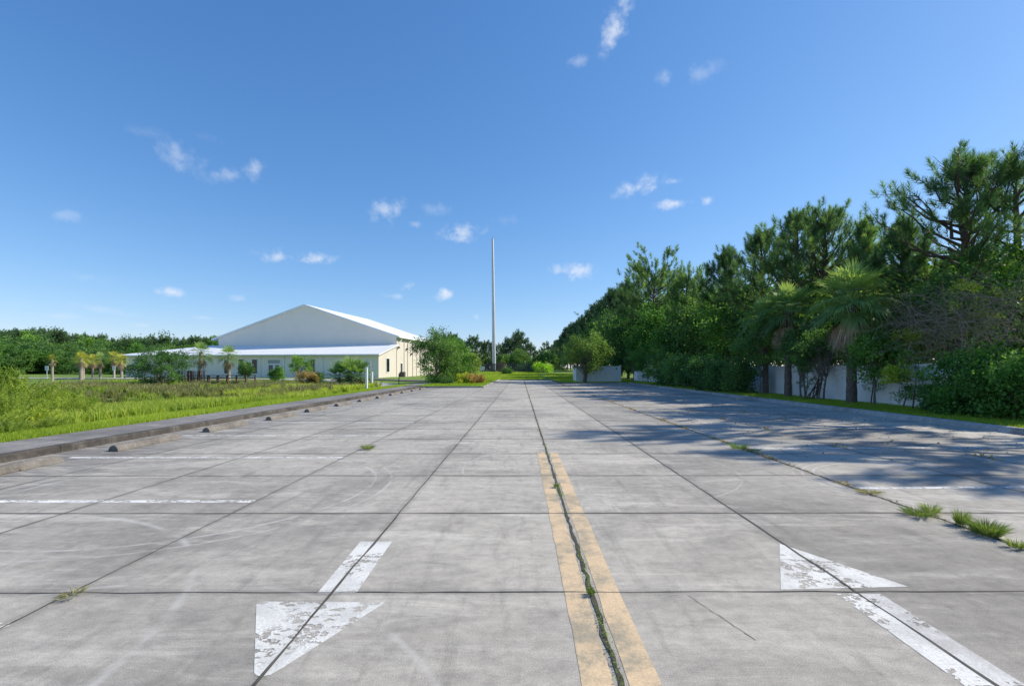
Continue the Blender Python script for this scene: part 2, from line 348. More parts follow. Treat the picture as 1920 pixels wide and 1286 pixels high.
# ------------------------------------------------------------------ terrain
def hground(x, y):
    x = np.asarray(x, float); y = np.asarray(y, float)
    z = .10 + 1.25*smooth((y-74)/50) + .004*np.maximum(y-124, 0)
    left = smooth((-13-x)/10)
    z = z*(1-left) + left*(.05+.25*smooth((y-50)/22)+1.0*smooth((y-95)/120)+.003*np.maximum(y-215, 0))
    ramp_ = smooth((-10.3-x)/4.5)
    z = z - ramp_*.45*smooth((y-0)/8)*smooth((62-y)/14)
    q = ((x+25)/10.5)**2+((y-31)/7.0)**2
    z = z - .75*np.exp(-q**1.5)
    z = z + .05*np.sin(x*.7+1)*np.sin(y*.53)*ramp_
    return z
xs = np.unique(np.round(np.concatenate([np.linspace(-500,-70,22), np.arange(-70,-10,1.0), [-10.1,-10.0,-8.72,-8.66], np.arange(-8,12,1.0), [-3.22,-3.18,4.42,4.46,11.97,12.02], np.arange(12.4,20,.6), np.arange(20,60,4), np.linspace(64,500,16)]), 3))
ys = np.unique(np.round(np.concatenate([[-60,-30,-14], np.arange(-10,90,1.0), [41.03,41.08,53.4,53.45,73.0,73.05], np.arange(92,200,4), np.linspace(205,900,20)]), 3))
X, Y = np.meshgrid(xs, ys, indexing='ij'); Z = hground(X, Y)
lot = ((X > -8.7) & (X < 12.0) & (Y < 41.05)) | ((X > -3.2) & (X < 12.0) & (Y < 53.42)) | ((X > -3.2) & (X < 4.44) & (Y < 73.02))
walk = (X >= -10.05) & (X <= -8.6) & (Y < 41.05)
Z = np.where(lot | walk, -.06, Z)
nx, ny = X.shape
I, J = np.meshgrid(np.arange(nx-1), np.arange(ny-1), indexing='ij')
mb = MB(); mb.add(np.stack([X, Y, Z], -1).reshape(-1, 3), np.stack([I*ny+J, (I+1)*ny+J, (I+1)*ny+J+1, I*ny+J+1], -1).reshape(-1, 4))
tag(obj('ground', mb, M['meadow'], smoothed=True), kind='structure')
def sheet(name, poly, z, m, kind='structure'):
    mb = MB(); mb.add([(x, y, z) for x, y in poly], [list(range(len(poly)))]); return tag(obj(name, mb, m), kind=kind)
sheet('parking_lot', [(-8.62,-12),(11.92,-12),(11.92,53.2),(4.4,53.4),(4.4,73),(-3.15,73),(-3.15,41),(-8.62,41)], 0, M['lot'])

def strip(mb, p0, p1, w, z, wob=.004, step=.25, wmin=.55):
    p0 = np.array(p0, float); p1 = np.array(p1, float); Ln = np.linalg.norm(p1-p0); n = max(2, int(Ln/step))
    s = np.linspace(0, 1, n); d = (p1-p0)/Ln; nn = np.array([-d[1], d[0]])
    c = p0+(p1-p0)*s[:, None]+nn*rng.normal(0, wob, n)[:, None]; ww = w*.5*rng.uniform(wmin, 1.35, n)
    a = c+nn*ww[:, None]; b_ = c-nn*ww[:, None]
    v = np.zeros((2*n, 3)); v[0::2, :2] = a; v[1::2, :2] = b_; v[:, 2] = z
    k = np.arange(n-1)*2; mb.add(v, np.stack([k, k+1, k+3, k+2], -1))
mb = MB()
for x in JX:
    top = 73 if -3.2 < x < 4.4 else (53 if x > 4 else 41)
    if x == .494: continue
    strip(mb, (x, 1), (x, top), .006+.00018*top if x in (-1.31, 2.34) else .012, .0035)
yj = 3.345
while yj < 72:
    x0 = -8.6 if yj < 41 else -3.1; x1 = 11.9 if yj < 53 else 4.36
    strip(mb, (x0, yj+.003*x0), (x1, yj+.003*x1), .010 if yj < 4 else (.016 if yj < 12 else .02), .0038); yj += 1.84
strip(mb, (1.15, 3.3), (1.35, 2.75), .004, .0025, .003, .03)
tag(obj('slab_joints', mb, M['joint']), kind='structure')
mb = MB(); strip(mb, (.494, 1), (.494, 73), .03, .0042, .005, .1, .55); strip(mb, (4.36, 1), (4.36, 73), .03, .0042, .012, .06, .3)
tag(obj('weedy_joint', mb, M['weedjoint']), kind='structure')

# painted markings
def mark(name, polys, m, z):
    mb = MB()
    for p in polys: mb.add([(x, y, z) for x, y in p], [list(range(len(p)))])
    return tag(obj(name, mb, m), kind='structure')
def wobble_rect(x0, x1, y0, y1, n=40, a=.003):
    yy = np.linspace(y0, y1, n); l = [(x0+rng.normal(0, a), y) for y in yy]; r = [(x1+rng.normal(0, a), y) for y in yy[::-1]]
    return l+r
mark('yellow_centre_line', [wobble_rect(.305,.455,1,9.0), wobble_rect(.535,.69,1,8.95)], M['painty'], .002)
mark('arrow_marking', [[(-1.445,4.33),(-1.41,3.33),(-1.14,3.33),(-1.16,4.33)], [(-1.745,3.17),(-1.72,3.205),(-1.70,3.21),(-.90,3.20),(-1.235,2.5),(-1.27,2.44),(-1.31,2.425),(-1.355,2.44)]], M['paintw'], .002)
mark('arrow_marking', [[(2.346,1),(2.346,3.32),(2.49,3.32),(2.47,1)]], M['paintfaint'], .002)
mark('arrow_marking', [[(2.17,1),(2.185,3.32),(2.345,3.32),(2.345,1)], [(2.31,4.28),(1.835,3.385),(2.77,3.43)]], M['paintw'], .002)
st = []
y = 5.65-2.82
while y < 39:
    st.append([(-7.95,y-.05),(-3.14,y-.05),(-3.14,y+.05),(-7.95,y+.05)]); y += 2.82
mark('stall_lines', st, M['paintline'], .002)
st = []
y = 6.28
while y < 52:
    st.append([(4.42,y-.05),(10.9,y-.05+.2),(10.9,y+.05+.2),(4.42,y+.05)]); y += 3.15
mark('stall_lines', st, M['paintline'], .002)
mark('stall_lines', [[(-3.9,2.80),(-3.13,2.80),(-3.09,2.94),(-3.9,2.94)]], M['paintw'], .002)

# kerbs, sidewalk
def profile(name, poly, y0, y1, m, step=3.0):
    mb = MB(); y = y0
    while y < y1-.01:
        mb.prism(poly, y+.004, min(y+step, y1)-.004); y += step
    return tag(obj(name, mb, m), kind='structure')
profile('kerb', [(-8.62,-.02),(-8.625,.115),(-8.65,.135),(-8.78,.137),(-8.78,-.02)], -12, 41, M['kerb'])
profile('kerb', [(11.9,-.02),(11.93,.09),(11.99,.145),(12.12,.15),(12.12,-.02)], -12, 53.3, M['kerb2'])
profile('sidewalk', [(-8.783,-.02),(-8.783,.132),(-10.05,.14),(-10.05,-.02)], -12, 41, M['walk'], 1.5)
mb = MB(); mb.box(-8.6,-3.2,41.0,41.15,-.02,.13); mb.box(-3.3,-3.15,41.16,73,-.02,.11); mb.box(4.41,11.8,53.2,53.35,-.02,.13); mb.box(4.41,4.55,53.36,73,-.02,.10)
tag(obj('kerb', mb, M['kerb2']), kind='structure')
# drives and paths
def road(name, pts, w, m, dz=.03):
    pts = np.array(pts, float); s = [0]
    P = []
    for a, b_ in zip(pts[:-1], pts[1:]):
        n = max(2, int(np.linalg.norm(b_-a)/2)); P += [a+(b_-a)*k/n for k in range(n)]
    P.append(pts[-1]); P = np.array(P); d = np.gradient(P, axis=0); d /= np.linalg.norm(d, axis=1)[:, None]; nn = np.stack([-d[:, 1], d[:, 0]], -1)
    v = []
    for k in range(len(P)):
        for s_ in (-1, -.5, 0, .5, 1):
            q = P[k]+nn[k]*w*.5*s_; v.append((q[0], q[1], float(hground(q[0], q[1]))+dz))
    mb = MB(); f = []
    for k in range(len(P)-1):
        for j in range(4): a = k*5+j; f.append((a, a+1, a+6, a+5))
    mb.add(v, f); return tag(obj(name, mb, m), kind='structure')
road('driveway', [(-9.5,47),(-14,51),(-22,60),(-32,65),(-50,67),(-95,72)], 4.5, M['paleroad'], .06)
road('driveway', [(-10,60),(-24,66.5)], 4.0, M['asphalt'], .09)
road('road', [(-260,150),(-150,128),(-118,122)], 6, M['paleroad'], .25)
sheet('path', [(-10.0,41.2),(-8.75,41.2),(-9.0,46.5),(-11,47.5)], .16, M['walk'])
# pond
mb = MB(); th = np.linspace(0, 2*pi, 48, endpoint=False)
mb.add(np.stack([-25+10*np.cos(th)*(1+.1*np.sin(3*th)), 31+6.4*np.sin(th)*(1+.08*np.cos(2*th)), np.full(48, -.72)], -1), [list(range(48))])
tag(obj('pond', mb, M['water']), kind='structure')

# ------------------------------------------------------------------ wheel stops
def stop_mesh():
    mb = MB(); r = np.random.default_rng(3)
    prof = np.array([(-.10,0),(-.085,.06),(-.055,.105),(-.02,.118),(.02,.118),(.055,.105),(.085,.06),(.10,0)])
    n = 26; ysx = np.linspace(0, 1.72, n); v = []
    for k, y in enumerate(ysx):
        sc = .86 if k in (0, n-1) else 1
        p = prof*np.array([1, sc])+r.normal(0, .0028, prof.shape)
        v += [(a, y+(.0 if k else .01), max(b_, 0)) for a, b_ in p]
    k8 = 8; f = [(i*k8+j, i*k8+j+1, (i+1)*k8+j+1, (i+1)*k8+j) for i in range(n-1) for j in range(7)]
    mb.add(v, f); mb.add(v, [list(range(8))[::-1]]); mb.add(v, [list(range((n-1)*8, n*8))])
    return mb
stop0 = tag(obj('wheel_stop', stop_mesh(), M['stop']), 'concrete wheel stop cut by the left edge of the photo', 'wheel stop', 'concrete wheel stops along the left kerb')
stop0.location = (-7.75, 6.32, .005)
ordn = ['second', 'third', 'fourth', 'fifth', 'sixth', 'seventh', 'eighth', 'ninth', 'tenth', 'eleventh', 'twelfth']
for k in range(11):
    lab = f'stained concrete wheel stop, {ordn[k]} from the near end of the left kerb row' if k < 10 else 'stained concrete wheel stop at the far end of the left kerb row'
    copy_tree(stop0, (-7.75+random.Random(k).uniform(-.05, .05), 9.08+2.79*k, .005), R(random.Random(k+9).uniform(-1.5, 1.5)), label=lab)

# ------------------------------------------------------------------ plants: generators
def unit(v): return v/(np.linalg.norm(v, axis=-1, keepdims=True)+1e-9)
def rsph(r, n): return unit(r.normal(size=(n, 3)))
def blades(mb, base, tip, w, tint):          # thin triangles from base to tip
    n = len(base); d = tip-base; s = unit(np.cross(d, rsph(rng, n)))*np.asarray(w).reshape(-1, 1)*.5
    v = np.stack([base-s, base+s, tip], 1).reshape(-1, 3); mb.add(v, np.arange(3*n).reshape(n, 3), tint)
def blades2(mb, base, mid, tip, w, tint):    # bent: quad + triangle
    n = len(base); d = tip-base; s = unit(np.cross(d, rsph(rng, n)))*np.asarray(w).reshape(-1, 1)*.5
    v = np.stack([base-s*.8, base+s*.8, mid+s, mid-s, tip], 1).reshape(-1, 3); i = np.arange(n)*5
    tint = np.broadcast_to(tint, (n,))
    mb.add(v, np.stack([i, i+1, i+2, i+3], -1), tint); mb.n -= 0
    mb.f.append(np.stack([i+3, i+2, i+4], -1)+mb.n-5*n); mb.t.append(np.array(tint, float))
def leaves(mb, P, D, size, asp, tint, r):    # diamond leaves
    n = len(P); s = unit(np.cross(D, rsph(r, n))); size = np.asarray(size).reshape(-1, 1)
    v = np.stack([P, P+D*size*.45+s*size*asp, P+D*size, P+D*size*.45-s*size*asp], 1).reshape(-1, 3)
    mb.add(v, np.arange(4*n).reshape(n, 4), tint)

def needles(mb, P, D, r, n, ln, w, tint, axis=1.5):
    k = len(P); P2 = np.repeat(P, n, 0); D2 = np.repeat(D, n, 0); T = np.repeat(tint, n)+r.uniform(-.1, .1, k*n)
    a = r.uniform(0, 1, (k*n, 1))**.8
    base = P2+D2*(a-.7)*ln*axis
    side = rsph(r, k*n); side = unit(side-D2*np.sum(side*D2, -1, keepdims=True))
    d = unit(D2*(.55+.6*a)+side*(1.05-.75*a**3)); tip = base+d*ln*r.uniform(.7, 1.1, (k*n, 1))*(1-.25*a**4)
    T = T+.22*(a[:, 0]-.5)
    blades(mb, base, tip, w, np.clip(T, 0, 1))
def pine_parts(seed, h, cb, rad, nb=46, n=24, ln=.26, w=.03, tr=.17, lean=(0, 0), gap=0.0, sub=6, umb=False):
    r = np.random.default_rng(seed); wood = MB(); P = []; D = []; T = []
    s = np.linspace(0, 1, 9); tp = np.stack([lean[0]*s**1.5+.12*np.sin(s*5+seed), lean[1]*s**1.5+.1*np.cos(s*4+seed), h*s*.97], -1); tp -= tp[0]
    wood.tube(tp, tr*(1-.85*s)+.02, 8)
    def trunk(u): return np.array([np.interp(u, s, tp[:, i]) for i in range(3)])
    az = r.uniform(0, 6.28)
    for i in range(nb):
        u = cb+(1-cb)*((i+.5)/nb)**.85; az += 2.4+r.uniform(-.4, .4)
        q = (u-cb)/(1-cb); prof = (sin(pi*min(1, q*.8+.28))**.7)*(1-.25*q)
        if umb: prof = .35+.65*sqrt(max(0, 1-(2*q*.92-.95)**2))
        Lb = rad*prof*r.uniform(.65, 1.15)
        if r.random() < gap: continue
        el = R((5+55*q if not umb else -5+62*q)+r.uniform(-12, 15)); o = trunk(u)
        tt = np.linspace(0, 1, 6); dirh = np.array([cos(az), sin(az), 0])
        pts = o+dirh*(Lb*cos(el)*tt)[:, None]+np.array([0, 0, 1])*(Lb*(sin(el)*tt+.28*tt**2.2))[:, None]
        pts[1:] += r.normal(0, .03*Lb, (5, 3)); wood.tube(pts, .012+tr*.38*(1-tt*.9)*Lb/rad, 5, cap=False)
        tint0 = r.uniform(.25, .75)
        ns = max(3, int(sub*Lb/rad*1.5))
        for j in range(ns):
            a = r.uniform(.3, 1.0) if j else 1.0
            o2 = np.array([np.interp(a, tt, pts[:, c]) for c in range(3)]); az2 = az+r.uniform(-1.3, 1.3)
            L2 = rad*r.uniform(.16, .34); e2 = R(r.uniform(5, 75)); d2 = np.array([cos(az2)*cos(e2), sin(az2)*cos(e2), sin(e2)])
            wood.tube(np.array([o2, o2+d2*L2*.5, o2+d2*L2+[0, 0, .08*L2]]), (.016, .011, .007), 4, cap=False)
            m_ = max(2, int(L2/(ln*1.1)))
            for v in np.linspace(.42, 1, m_):
                P.append(o2+d2*L2*v+r.normal(0, ln*.35, 3)); D.append(unit(d2*.8+np.array([0, 0, .95])+r.normal(0, .22, 3))); T.append(tint0+r.uniform(-.15, .15))
    P = np.array(P); kz = (h-.1)/(P[:, 2].max()+ln*.6); P[:, 2] *= kz
    for v_ in wood.v: v_[:, 2] *= kz
    cr = MB(); needles(cr, np.array(P), np.array(D), r, n, ln, w, np.array(T)); return wood, cr
def pine(name, loc, label, group=None, m='pine', bk='bark', cat='pine tree', **k):
    w, c = pine_parts(**k); e = empty(name, loc, 0, label, cat, group)
    obj('trunk', w, M[bk], e, True); obj('crown', c, M[m], e); return e

def broad_parts(seed, h, rad, z0=.25, nc=60, rc=.5, nl=90, ls=.14, asp=.3, stems=1, tr=.1, droop=0., squash=1., up=.25, lobe=.25, wisps=0.15):
    r = np.random.default_rng(seed); wood = MB(); cr = MB()
    zc = h*(z0+1)*.5; rz = h*(1-z0)*.5
    d = rsph(r, nc); d[:, 2] = np.abs(d[:, 2])*np.where(r.random(nc) < .38, -1, 1)
    ph = r.uniform(0, 6.28, 4)
    lob = 1+lobe*(np.sin(3*np.arctan2(d[:, 1], d[:, 0])+ph[0])*np.cos(3*d[:, 2]+ph[1])+.5*np.sin(6*d[:, 0]+ph[2]))
    k = r.uniform(.35, 1, nc)**.45*lob
    C = np.stack([d[:, 0]*rad*k, d[:, 1]*rad*k, zc+d[:, 2]*rz*k], -1)
    C[:, 2] = np.clip(C[:, 2], h*.04, None)
    roots = [np.array([0, 0, 0.])+np.append(r.normal(0, .08*rad*(stems > 1), 2), 0) for _ in range(stems)]
    for i, rt in enumerate(roots):
        lean = r.normal(0, .18*rad, 2) if stems > 1 else r.normal(0, .05*rad, 2)
        top = np.array([lean[0], lean[1], h*.8]); s = np.linspace(0, 1, 6)
        pts = rt+(top-rt)*s[:, None]+r.normal(0, .02*h, (6, 3))*np.array([1, 1, 0])*s[:, None]
        wood.tube(pts, tr*(1-.8*s), 7)
        for c in C[i::stems][:16]:
            a = np.clip(c[2]/h*.7, .1, .75)*r.uniform(.6, 1); o = np.array([np.interp(a, s, pts[:, q]) for q in range(3)])
            mid = (o+c)*.5+[0, 0, .06*h]; wood.tube(np.array([o, mid, c]), (tr*.35, tr*.22, tr*.07), 4, cap=False)
    tc_ = r.uniform(.15, .85, nc); sz = rc*r.uniform(.6, 1.35, nc)
    q = rsph(r, nc*nl)*(r.random((nc*nl, 1))**.45)
    P = np.repeat(C, nl, 0)+q*np.repeat(sz, nl)[:, None]*np.array([1, 1, .75*squash])
    far = r.random(nc*nl) < wisps; P[far] += q[far]*np.repeat(sz, nl)[far][:, None]*.7
    P[:, 2] = np.maximum(P[:, 2], .03)
    D = unit(q*.6+rsph(r, nc*nl)+np.array([0, 0, up-droop])); T = np.repeat(tc_, nl)+r.uniform(-.22, .22, nc*nl)
    leaves(cr, P, D, ls*r.uniform(.6, 1.3, nc*nl), asp, np.clip(T, 0, 1), r); return wood, cr
def broad(name, loc, label, group=None, m='leafdark', bk='barkgrey', cat='tree', rz=0, **k):
    w, c = broad_parts(**k); e = empty(name, loc, rz, label, cat, group)
    obj('trunk' if 'tree' in name else 'stems', w, M[bk], e, True); obj('crown' if 'tree' in name else 'foliage', c, M[m], e); return e

def fan(mb, o, d, r, pet, L_, seg=26, tint=.5, w=.035, spread=2.6, droop=.35, stalk=.014):
    d = unit(d); side = unit(np.cross(d, [0, 0, 1.])); nn = np.cross(side, d)
    s = np.linspace(0, 1, 5); sag = np.array([0, 0, -1.])*pet*.22
    pp = o+d*pet*s[:, None]+sag*(s**2)[:, None]; e = pp[-1]; dd = unit(d*pet+sag*2); nn = unit(np.cross(side, dd))
    mb.tube(pp, stalk*(1.4-.6*s), 3, tint, cap=False)
    a = np.linspace(-spread*.5, spread*.5, seg)+r.normal(0, .03, seg)
    base = e+dd*(np.linspace(0, .35*L_, seg//2+1)[np.minimum(np.arange(seg), np.arange(seg)[::-1])])[:, None]*.6
    dr = np.cos(a)[:, None]*dd+np.sin(a)[:, None]*side+np.abs(np.sin(a))[:, None]*nn*.25
    ll = L_*(.72+.28*np.cos(a))*r.uniform(.85, 1.1, seg)
    mid = base+dr*(ll*.55)[:, None]; tip = base+dr*ll[:, None]*.95+np.array([0, 0, -1.])*(ll*droop*r.uniform(.3, 1.3, seg))[:, None]
    s_ = unit(np.cross(dr, nn))*w*.5*L_/.8; v = np.stack([base-s_*.5, base+s_*.5, mid+s_, mid-s_, tip], 1).reshape(-1, 3)
    i = np.arange(seg)*5; tt = np.clip(tint+r.uniform(-.12, .12, seg), 0, 1)
    mb.add(v, np.stack([i, i+1, i+2, i+3], -1), tt); mb.f.append(np.stack([i+3, i+2, i+4], -1)+mb.n-5*seg); mb.t.append(tt)
def palm(name, loc, label, seed, th, R_, nf=34, dead=14, tr=.18, m='palm', bk='barkpalm', group=None, lean=(0, 0), seg=26, boots=0.):
    r = np.random.default_rng(seed); e = empty(name, loc, 0, label, 'palm tree', group)
    s = np.linspace(0, 1, 22); pts = np.stack([lean[0]*s**1.6, lean[1]*s**1.6, th*s], -1)
    rr = tr*(1.18-.3*s+.12*np.exp(-s*9))*(1+.05*np.cos(np.arange(22)*2.4)); rr[-3:] *= 1.15
    w = MB(); w.tube(pts, rr, 12)
    for k in range(int(26*boots)):       # old leaf bases
        a = r.uniform(0, 6.28); u = r.uniform(.55, .98); o = np.array([np.interp(u, s, pts[:, i]) for i in range(3)])
        dd = np.array([cos(a), sin(a), .9]); w.tube(np.array([o+dd*tr*.6, o+dd*tr*1.7]), (.03, .018), 4)
    obj('trunk', w, M[bk], e, True); top = pts[-1]
    c = MB(); g = 0
    for k in range(nf):
        g += 2.4; q = (k+.5)/nf; el = R(84-112*q**1.1+r.uniform(-8, 8)); d = np.array([cos(g)*cos(el), sin(g)*cos(el), sin(el)])
        fan(c, top, d, r, R_*.52*r.uniform(.8, 1.1), R_*.5*r.uniform(.85, 1.1), seg, .82-.55*q+r.uniform(-.2, .2), spread=3.3, droop=.12+.3*q, w=.042)
    obj('crown', c, M[m], e)
    if dead:
        c = MB()
        for k in range(dead):
            g += 2.4; el = R(-50-32*r.random()); d = np.array([cos(g)*cos(el), sin(g)*cos(el), sin(el)])
            fan(c, top-np.array([0, 0, .1*r.random()]), d, r, R_*.4, R_*.45, seg//2+4, r.uniform(.2, .9), spread=1.4, droop=.5)
        obj('dead_fronds', c, M['palmdead'], e)
    return e
def grassblades(name, region, n, hmin, hmax, m, w=.014, lean=.35, clump=0., seed=1, kind='stuff', tint=(.2, .9), z=None, patch=0., cut=None):
    r = np.random.default_rng(seed); x0, x1, y0, y1 = region
    # denser near the camera
    u = r.random(n); y = y0*(y1/y0)**u if y0 > 0 else r.uniform(y0, y1, n); x = r.uniform(x0, x1, n)
    if patch:
        f = np.sin(x*.9+seed)+np.sin(y*.7+x*.4+2*seed)+np.sin(x*2.3-y*1.7)*.6; k = f > patch-1.2; x, y = x[k], y[k]
    if cut is not None: k = cut(x, y); x, y = x[k], y[k]
    if clump:
        cx = np.round(x/clump)*clump; cy = np.round(y/clump)*clump
        jx = np.sin(cx*12.9+cy*78.2)*clump*.4; jy = np.sin(cx*39.3+cy*11.1)*clump*.4
        x = cx+jx+(x-cx)*.55; y = cy+jy+(y-cy)*.55
    n = len(x); zz = hground(x, y) if z is None else np.full(n, z)
    f = .5+.5*np.sin(x*.8+y*.3+seed)*np.sin(y*.6-x*.2)
    h = (hmin+(hmax-hmin)*r.random(n)*(.55+.45*f)); a = r.uniform(0, 6.28, n); le = h*lean*r.uniform(.2, 1.6, n)
    base = np.stack([x, y, zz-.01], -1); dh = np.stack([np.cos(a), np.sin(a), a*0], -1)
    mid = base+dh*(le*.35)[:, None]; mid[:, 2] += h*.62; tip = base+dh*le[:, None]; tip[:, 2] += h
    T = np.clip(tint[0]+(tint[1]-tint[0])*(.35*f+.65*r.random(n)), 0, 1); mb = MB()
    sc = np.maximum(1, y/22.)
    if hmax > .25: blades2(mb, base, mid, tip, w*sc, T)
    else: blades(mb, base, tip, w*sc, T)
    o = obj(name, mb, M[m]); tag(o, kind=kind); return o
#PLANTS
# ------------------------------------------------------------------ the white building
bx, by, bz = -22.2, 75.0, .27
B = empty('sports_hall', (bx, by, bz), atan2(-.129, .9917), 'large white gabled metal hall with a low wing along its front', 'building')
ux, uy = -.9917, .129; nx_, ny_ = .129, .9917
def tloc(px, d=0.):              # distance leftwards along a wall lying d metres behind the front
    ax, ay = bx+nx_*d, by+ny_*d; k = (px-VX)/F
    return (k*ay-ax)/(ux-k*uy)
WT, WD, WH, WR = 44.6, 7.2, 3.68, 5.45
TG, EH, RH, MD = 33.4, 7.0, 12.55, 32.0
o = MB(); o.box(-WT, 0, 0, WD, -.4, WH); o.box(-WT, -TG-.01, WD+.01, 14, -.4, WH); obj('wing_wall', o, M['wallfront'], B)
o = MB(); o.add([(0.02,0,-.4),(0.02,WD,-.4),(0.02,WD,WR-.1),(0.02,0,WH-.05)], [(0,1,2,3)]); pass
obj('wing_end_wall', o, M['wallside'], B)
o = MB(); o.add([(-TG,WD,-.4),(0,WD,-.4),(0,WD,EH),(-TG/2,WD,RH),(-TG,WD,EH)], [(0,1,2,3,4)]); o.add([(-TG,MD,-.4),(0,MD,-.4),(0,MD,EH),(-TG/2,MD,RH),(-TG,MD,EH)], [(4,3,2,1,0)])
o.add([(-TG,WD,-.4),(-TG,MD,-.4),(-TG,MD,EH),(-TG,WD,EH)], [(0,1,2,3)]); obj('gable_wall', o, M['wallfront'], B)
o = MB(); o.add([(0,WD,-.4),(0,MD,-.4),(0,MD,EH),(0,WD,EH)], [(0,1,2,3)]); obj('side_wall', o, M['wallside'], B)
def slab(mb, pts, th=.14):       # roof plane with thickness
    n = len(pts); v = [tuple(p) for p in pts]+[(p[0], p[1], p[2]-th) for p in pts]
    mb.add(v, [list(range(n))]); mb.add(v, [list(range(n, 2*n))[::-1]]); mb.add(v, [(i, i+n, (i+1) % n+n, (i+1) % n) for i in range(n)])
ov = .55; sl = (RH-EH)/(TG/2)
o = MB()
slab(o, [(-TG/2,WD-.35,RH+.2),(-TG/2,MD+.3,RH+.2),(ov,MD+.3,EH+.2-sl*ov),(ov,WD-.35,EH+.2-sl*ov)], .3)
slab(o, [(-TG/2-.003,WD-.35,RH+.2),(-TG-ov-.6,WD-.35,EH+.2-sl*(ov+.6)),(-TG-ov-.6,MD+.3,EH+.2-sl*(ov+.6)),(-TG/2-.003,MD+.3,RH+.2)], .3)
obj('main_roof', o, M['roofy'], B)
s2 = (WR-WH)/WD; o = MB()
slab(o, [(.45,-.7,WH+.18-s2*.7),(.45,WD-.01,WR+.18),(-TG-1.5,WD-.01,WR+.18),(-WT-1.4,-.7,WH+.18-s2*.7)], .2)
slab(o, [(-TG-1.503,WD,WR+.18),(-TG-1.5,WD+7.5,WH+.05),(-WT-1.4,WD+7.5,WH+.05),(-WT-1.4,-.695,WH+.18-s2*.7)][:4], .2)
obj('wing_roof', o, M['roofx'], B)
o = MB(); o.box(-WT-1.4, .45, -.85, -.705, WH-.16, WH+.02); obj('gutter', o, M['trim'], B)
o = MB(); o.box(.56,.70,WD-.3,MD+.3,EH-.25,EH-.02); obj('gutter', o, M['trim'], B)
o = MB(); o.box(-TG+.0,0,WD-.06,WD-.003,WR+.02,WR+.16); obj('flashing', o, M['darkmetal'], B)
def window(px0, px1, y0p, y1p, d=0.):
    t0, t1 = tloc(px0), tloc(px1); Yw = by+.129*t0
    z1, z0 = ztop(y0p, Yw)-bz, ztop(y1p, Yw)-bz
    fr = MB(); a, b_ = -t0, -t1; a, b_ = min(a, b_), max(a, b_)
    for q in ((a-.1,a,z0-.1,z1+.1),(b_,b_+.1,z0-.1,z1+.1),(a,b_,z1,z1+.1),(a-.05,b_+.05,z0-.16,z0)): fr.box(q[0],q[1],-.07,-.002,q[2],q[3])
    f = obj('window', fr, M['trim'], B); p = MB(); p.box(a,b_,-.03,-.004,z0,z1); obj('pane', p, M['glass'], f)
    bar = MB(); bar.box((a+b_)/2-.02,(a+b_)/2+.02,-.045,-.031,z0,z1); bar.box(a,(a+b_)/2-.021,-.045,-.031,(z0+z1)/2-.02,(z0+z1)/2+.02); obj('glazing_bar', bar, M['darkmetal'], f)
for p in ((420.8,428.6),(447,457),(472.9,482.5),(582.5,590.5)): window(p[0], p[1], 674, 700)
# entrance
t0, t1 = tloc(503), tloc(525.5); a, b_ = -t0, -t1; Yw = by+.129*t0; zd = ztop(683, Yw)-bz
fr = MB(); fr.box(a-.15,a,-.1,-.002,-.2,zd+.8); fr.box(b_,b_+.15,-.1,-.002,-.2,zd+.8); fr.box(a,b_,-.1,-.002,zd,zd+.12); fr.box(a,b_,-.1,-.002,zd+.7,zd+.8); fr.box((a+b_)/2-.06,(a+b_)/2+.06,-.09,-.002,-.2,zd)
obj('door_frame', fr, M['trim'], B)
o = MB(); o.box(a,b_,-.05,-.004,zd+.12,zd+.7); obj('transom_panel', o, plain('grey_panel', (.38,.38,.38), .6), B)
for q0, q1 in ((a,(a+b_)/2-.06),((a+b_)/2+.06,b_)):
    o = MB(); o.box(q0,q0+.13,-.06,-.004,0,zd); o.box(q1-.13,q1,-.06,-.004,0,zd); o.box(q0+.13,q1-.13,-.06,-.004,0,.25); o.box(q0+.13,q1-.13,-.06,-.004,zd-.12,zd)
    d_ = obj('door', o, M['door'], B); o = MB(); o.box(q0+.13,q1-.13,-.035,-.005,.25,zd-.12); obj('pane', o, plain('blue_glass', (.03,.06,.10), .1), d_)
    o = MB(); o.box(q1-.11,q1-.07,-.11,-.061,.9,1.3); obj('handle', o, M['darkmetal'], d_)
for px in (488.6,532.8,605,382,342):
    tq = tloc(px); o = MB(); o.box(-tq-.07,-tq+.07,-.12,-.003,-.3,WH-.2); obj('downspout', o, plain('grey_spout', (.5,.5,.5), .5) if px < 400 else M['trim'], B)
# side: slim windows, pilasters, lamps and pipes
def sidewin(d0, d1, z0, z1):
    fr = MB(); fr.box(.022,.08,d0-.09,d0,z0-.09,z1+.09); fr.box(.022,.08,d1,d1+.09,z0-.09,z1+.09); fr.box(.022,.08,d0,d1,z1,z1+.09); fr.box(.022,.1,d0,d1,z0-.12,z0)
    f = obj('window', fr, M['trim'], B); p = MB(); p.box(.022,.05,d0,d1,z0,z1); obj('pane', p, M['glass'], f)
def dloc(px):      # depth along the side wall
    k = (px-VX)/F; return (k*by-bx)/(nx_-k*ny_)
sidewin(dloc(724), dloc(729.5), .9, 3.1); sidewin(dloc(751), dloc(754), .9, 2.4)
for px in (743.2,757.5,764,773.5,781,788):
    dd = dloc(px); o = MB(); o.box(.003,.10,dd-.09,dd+.09,-.4,EH-.05); obj('pilaster', o, plain('cream_trim', (.6,.54,.44), .6), B)
for px, z in ((745.5,5.1),(761.5,5.0),(777.5,5.0),(770,4.2)):
    dd = dloc(px); o = MB(); o.box(.1,.36,dd-.2,dd+.2,z-.14,z+.14); o.box(.003,.1,dd-.1,dd+.1,z-.25,z+.05); obj('wall_lamp', o, M['darkmetal'], B)
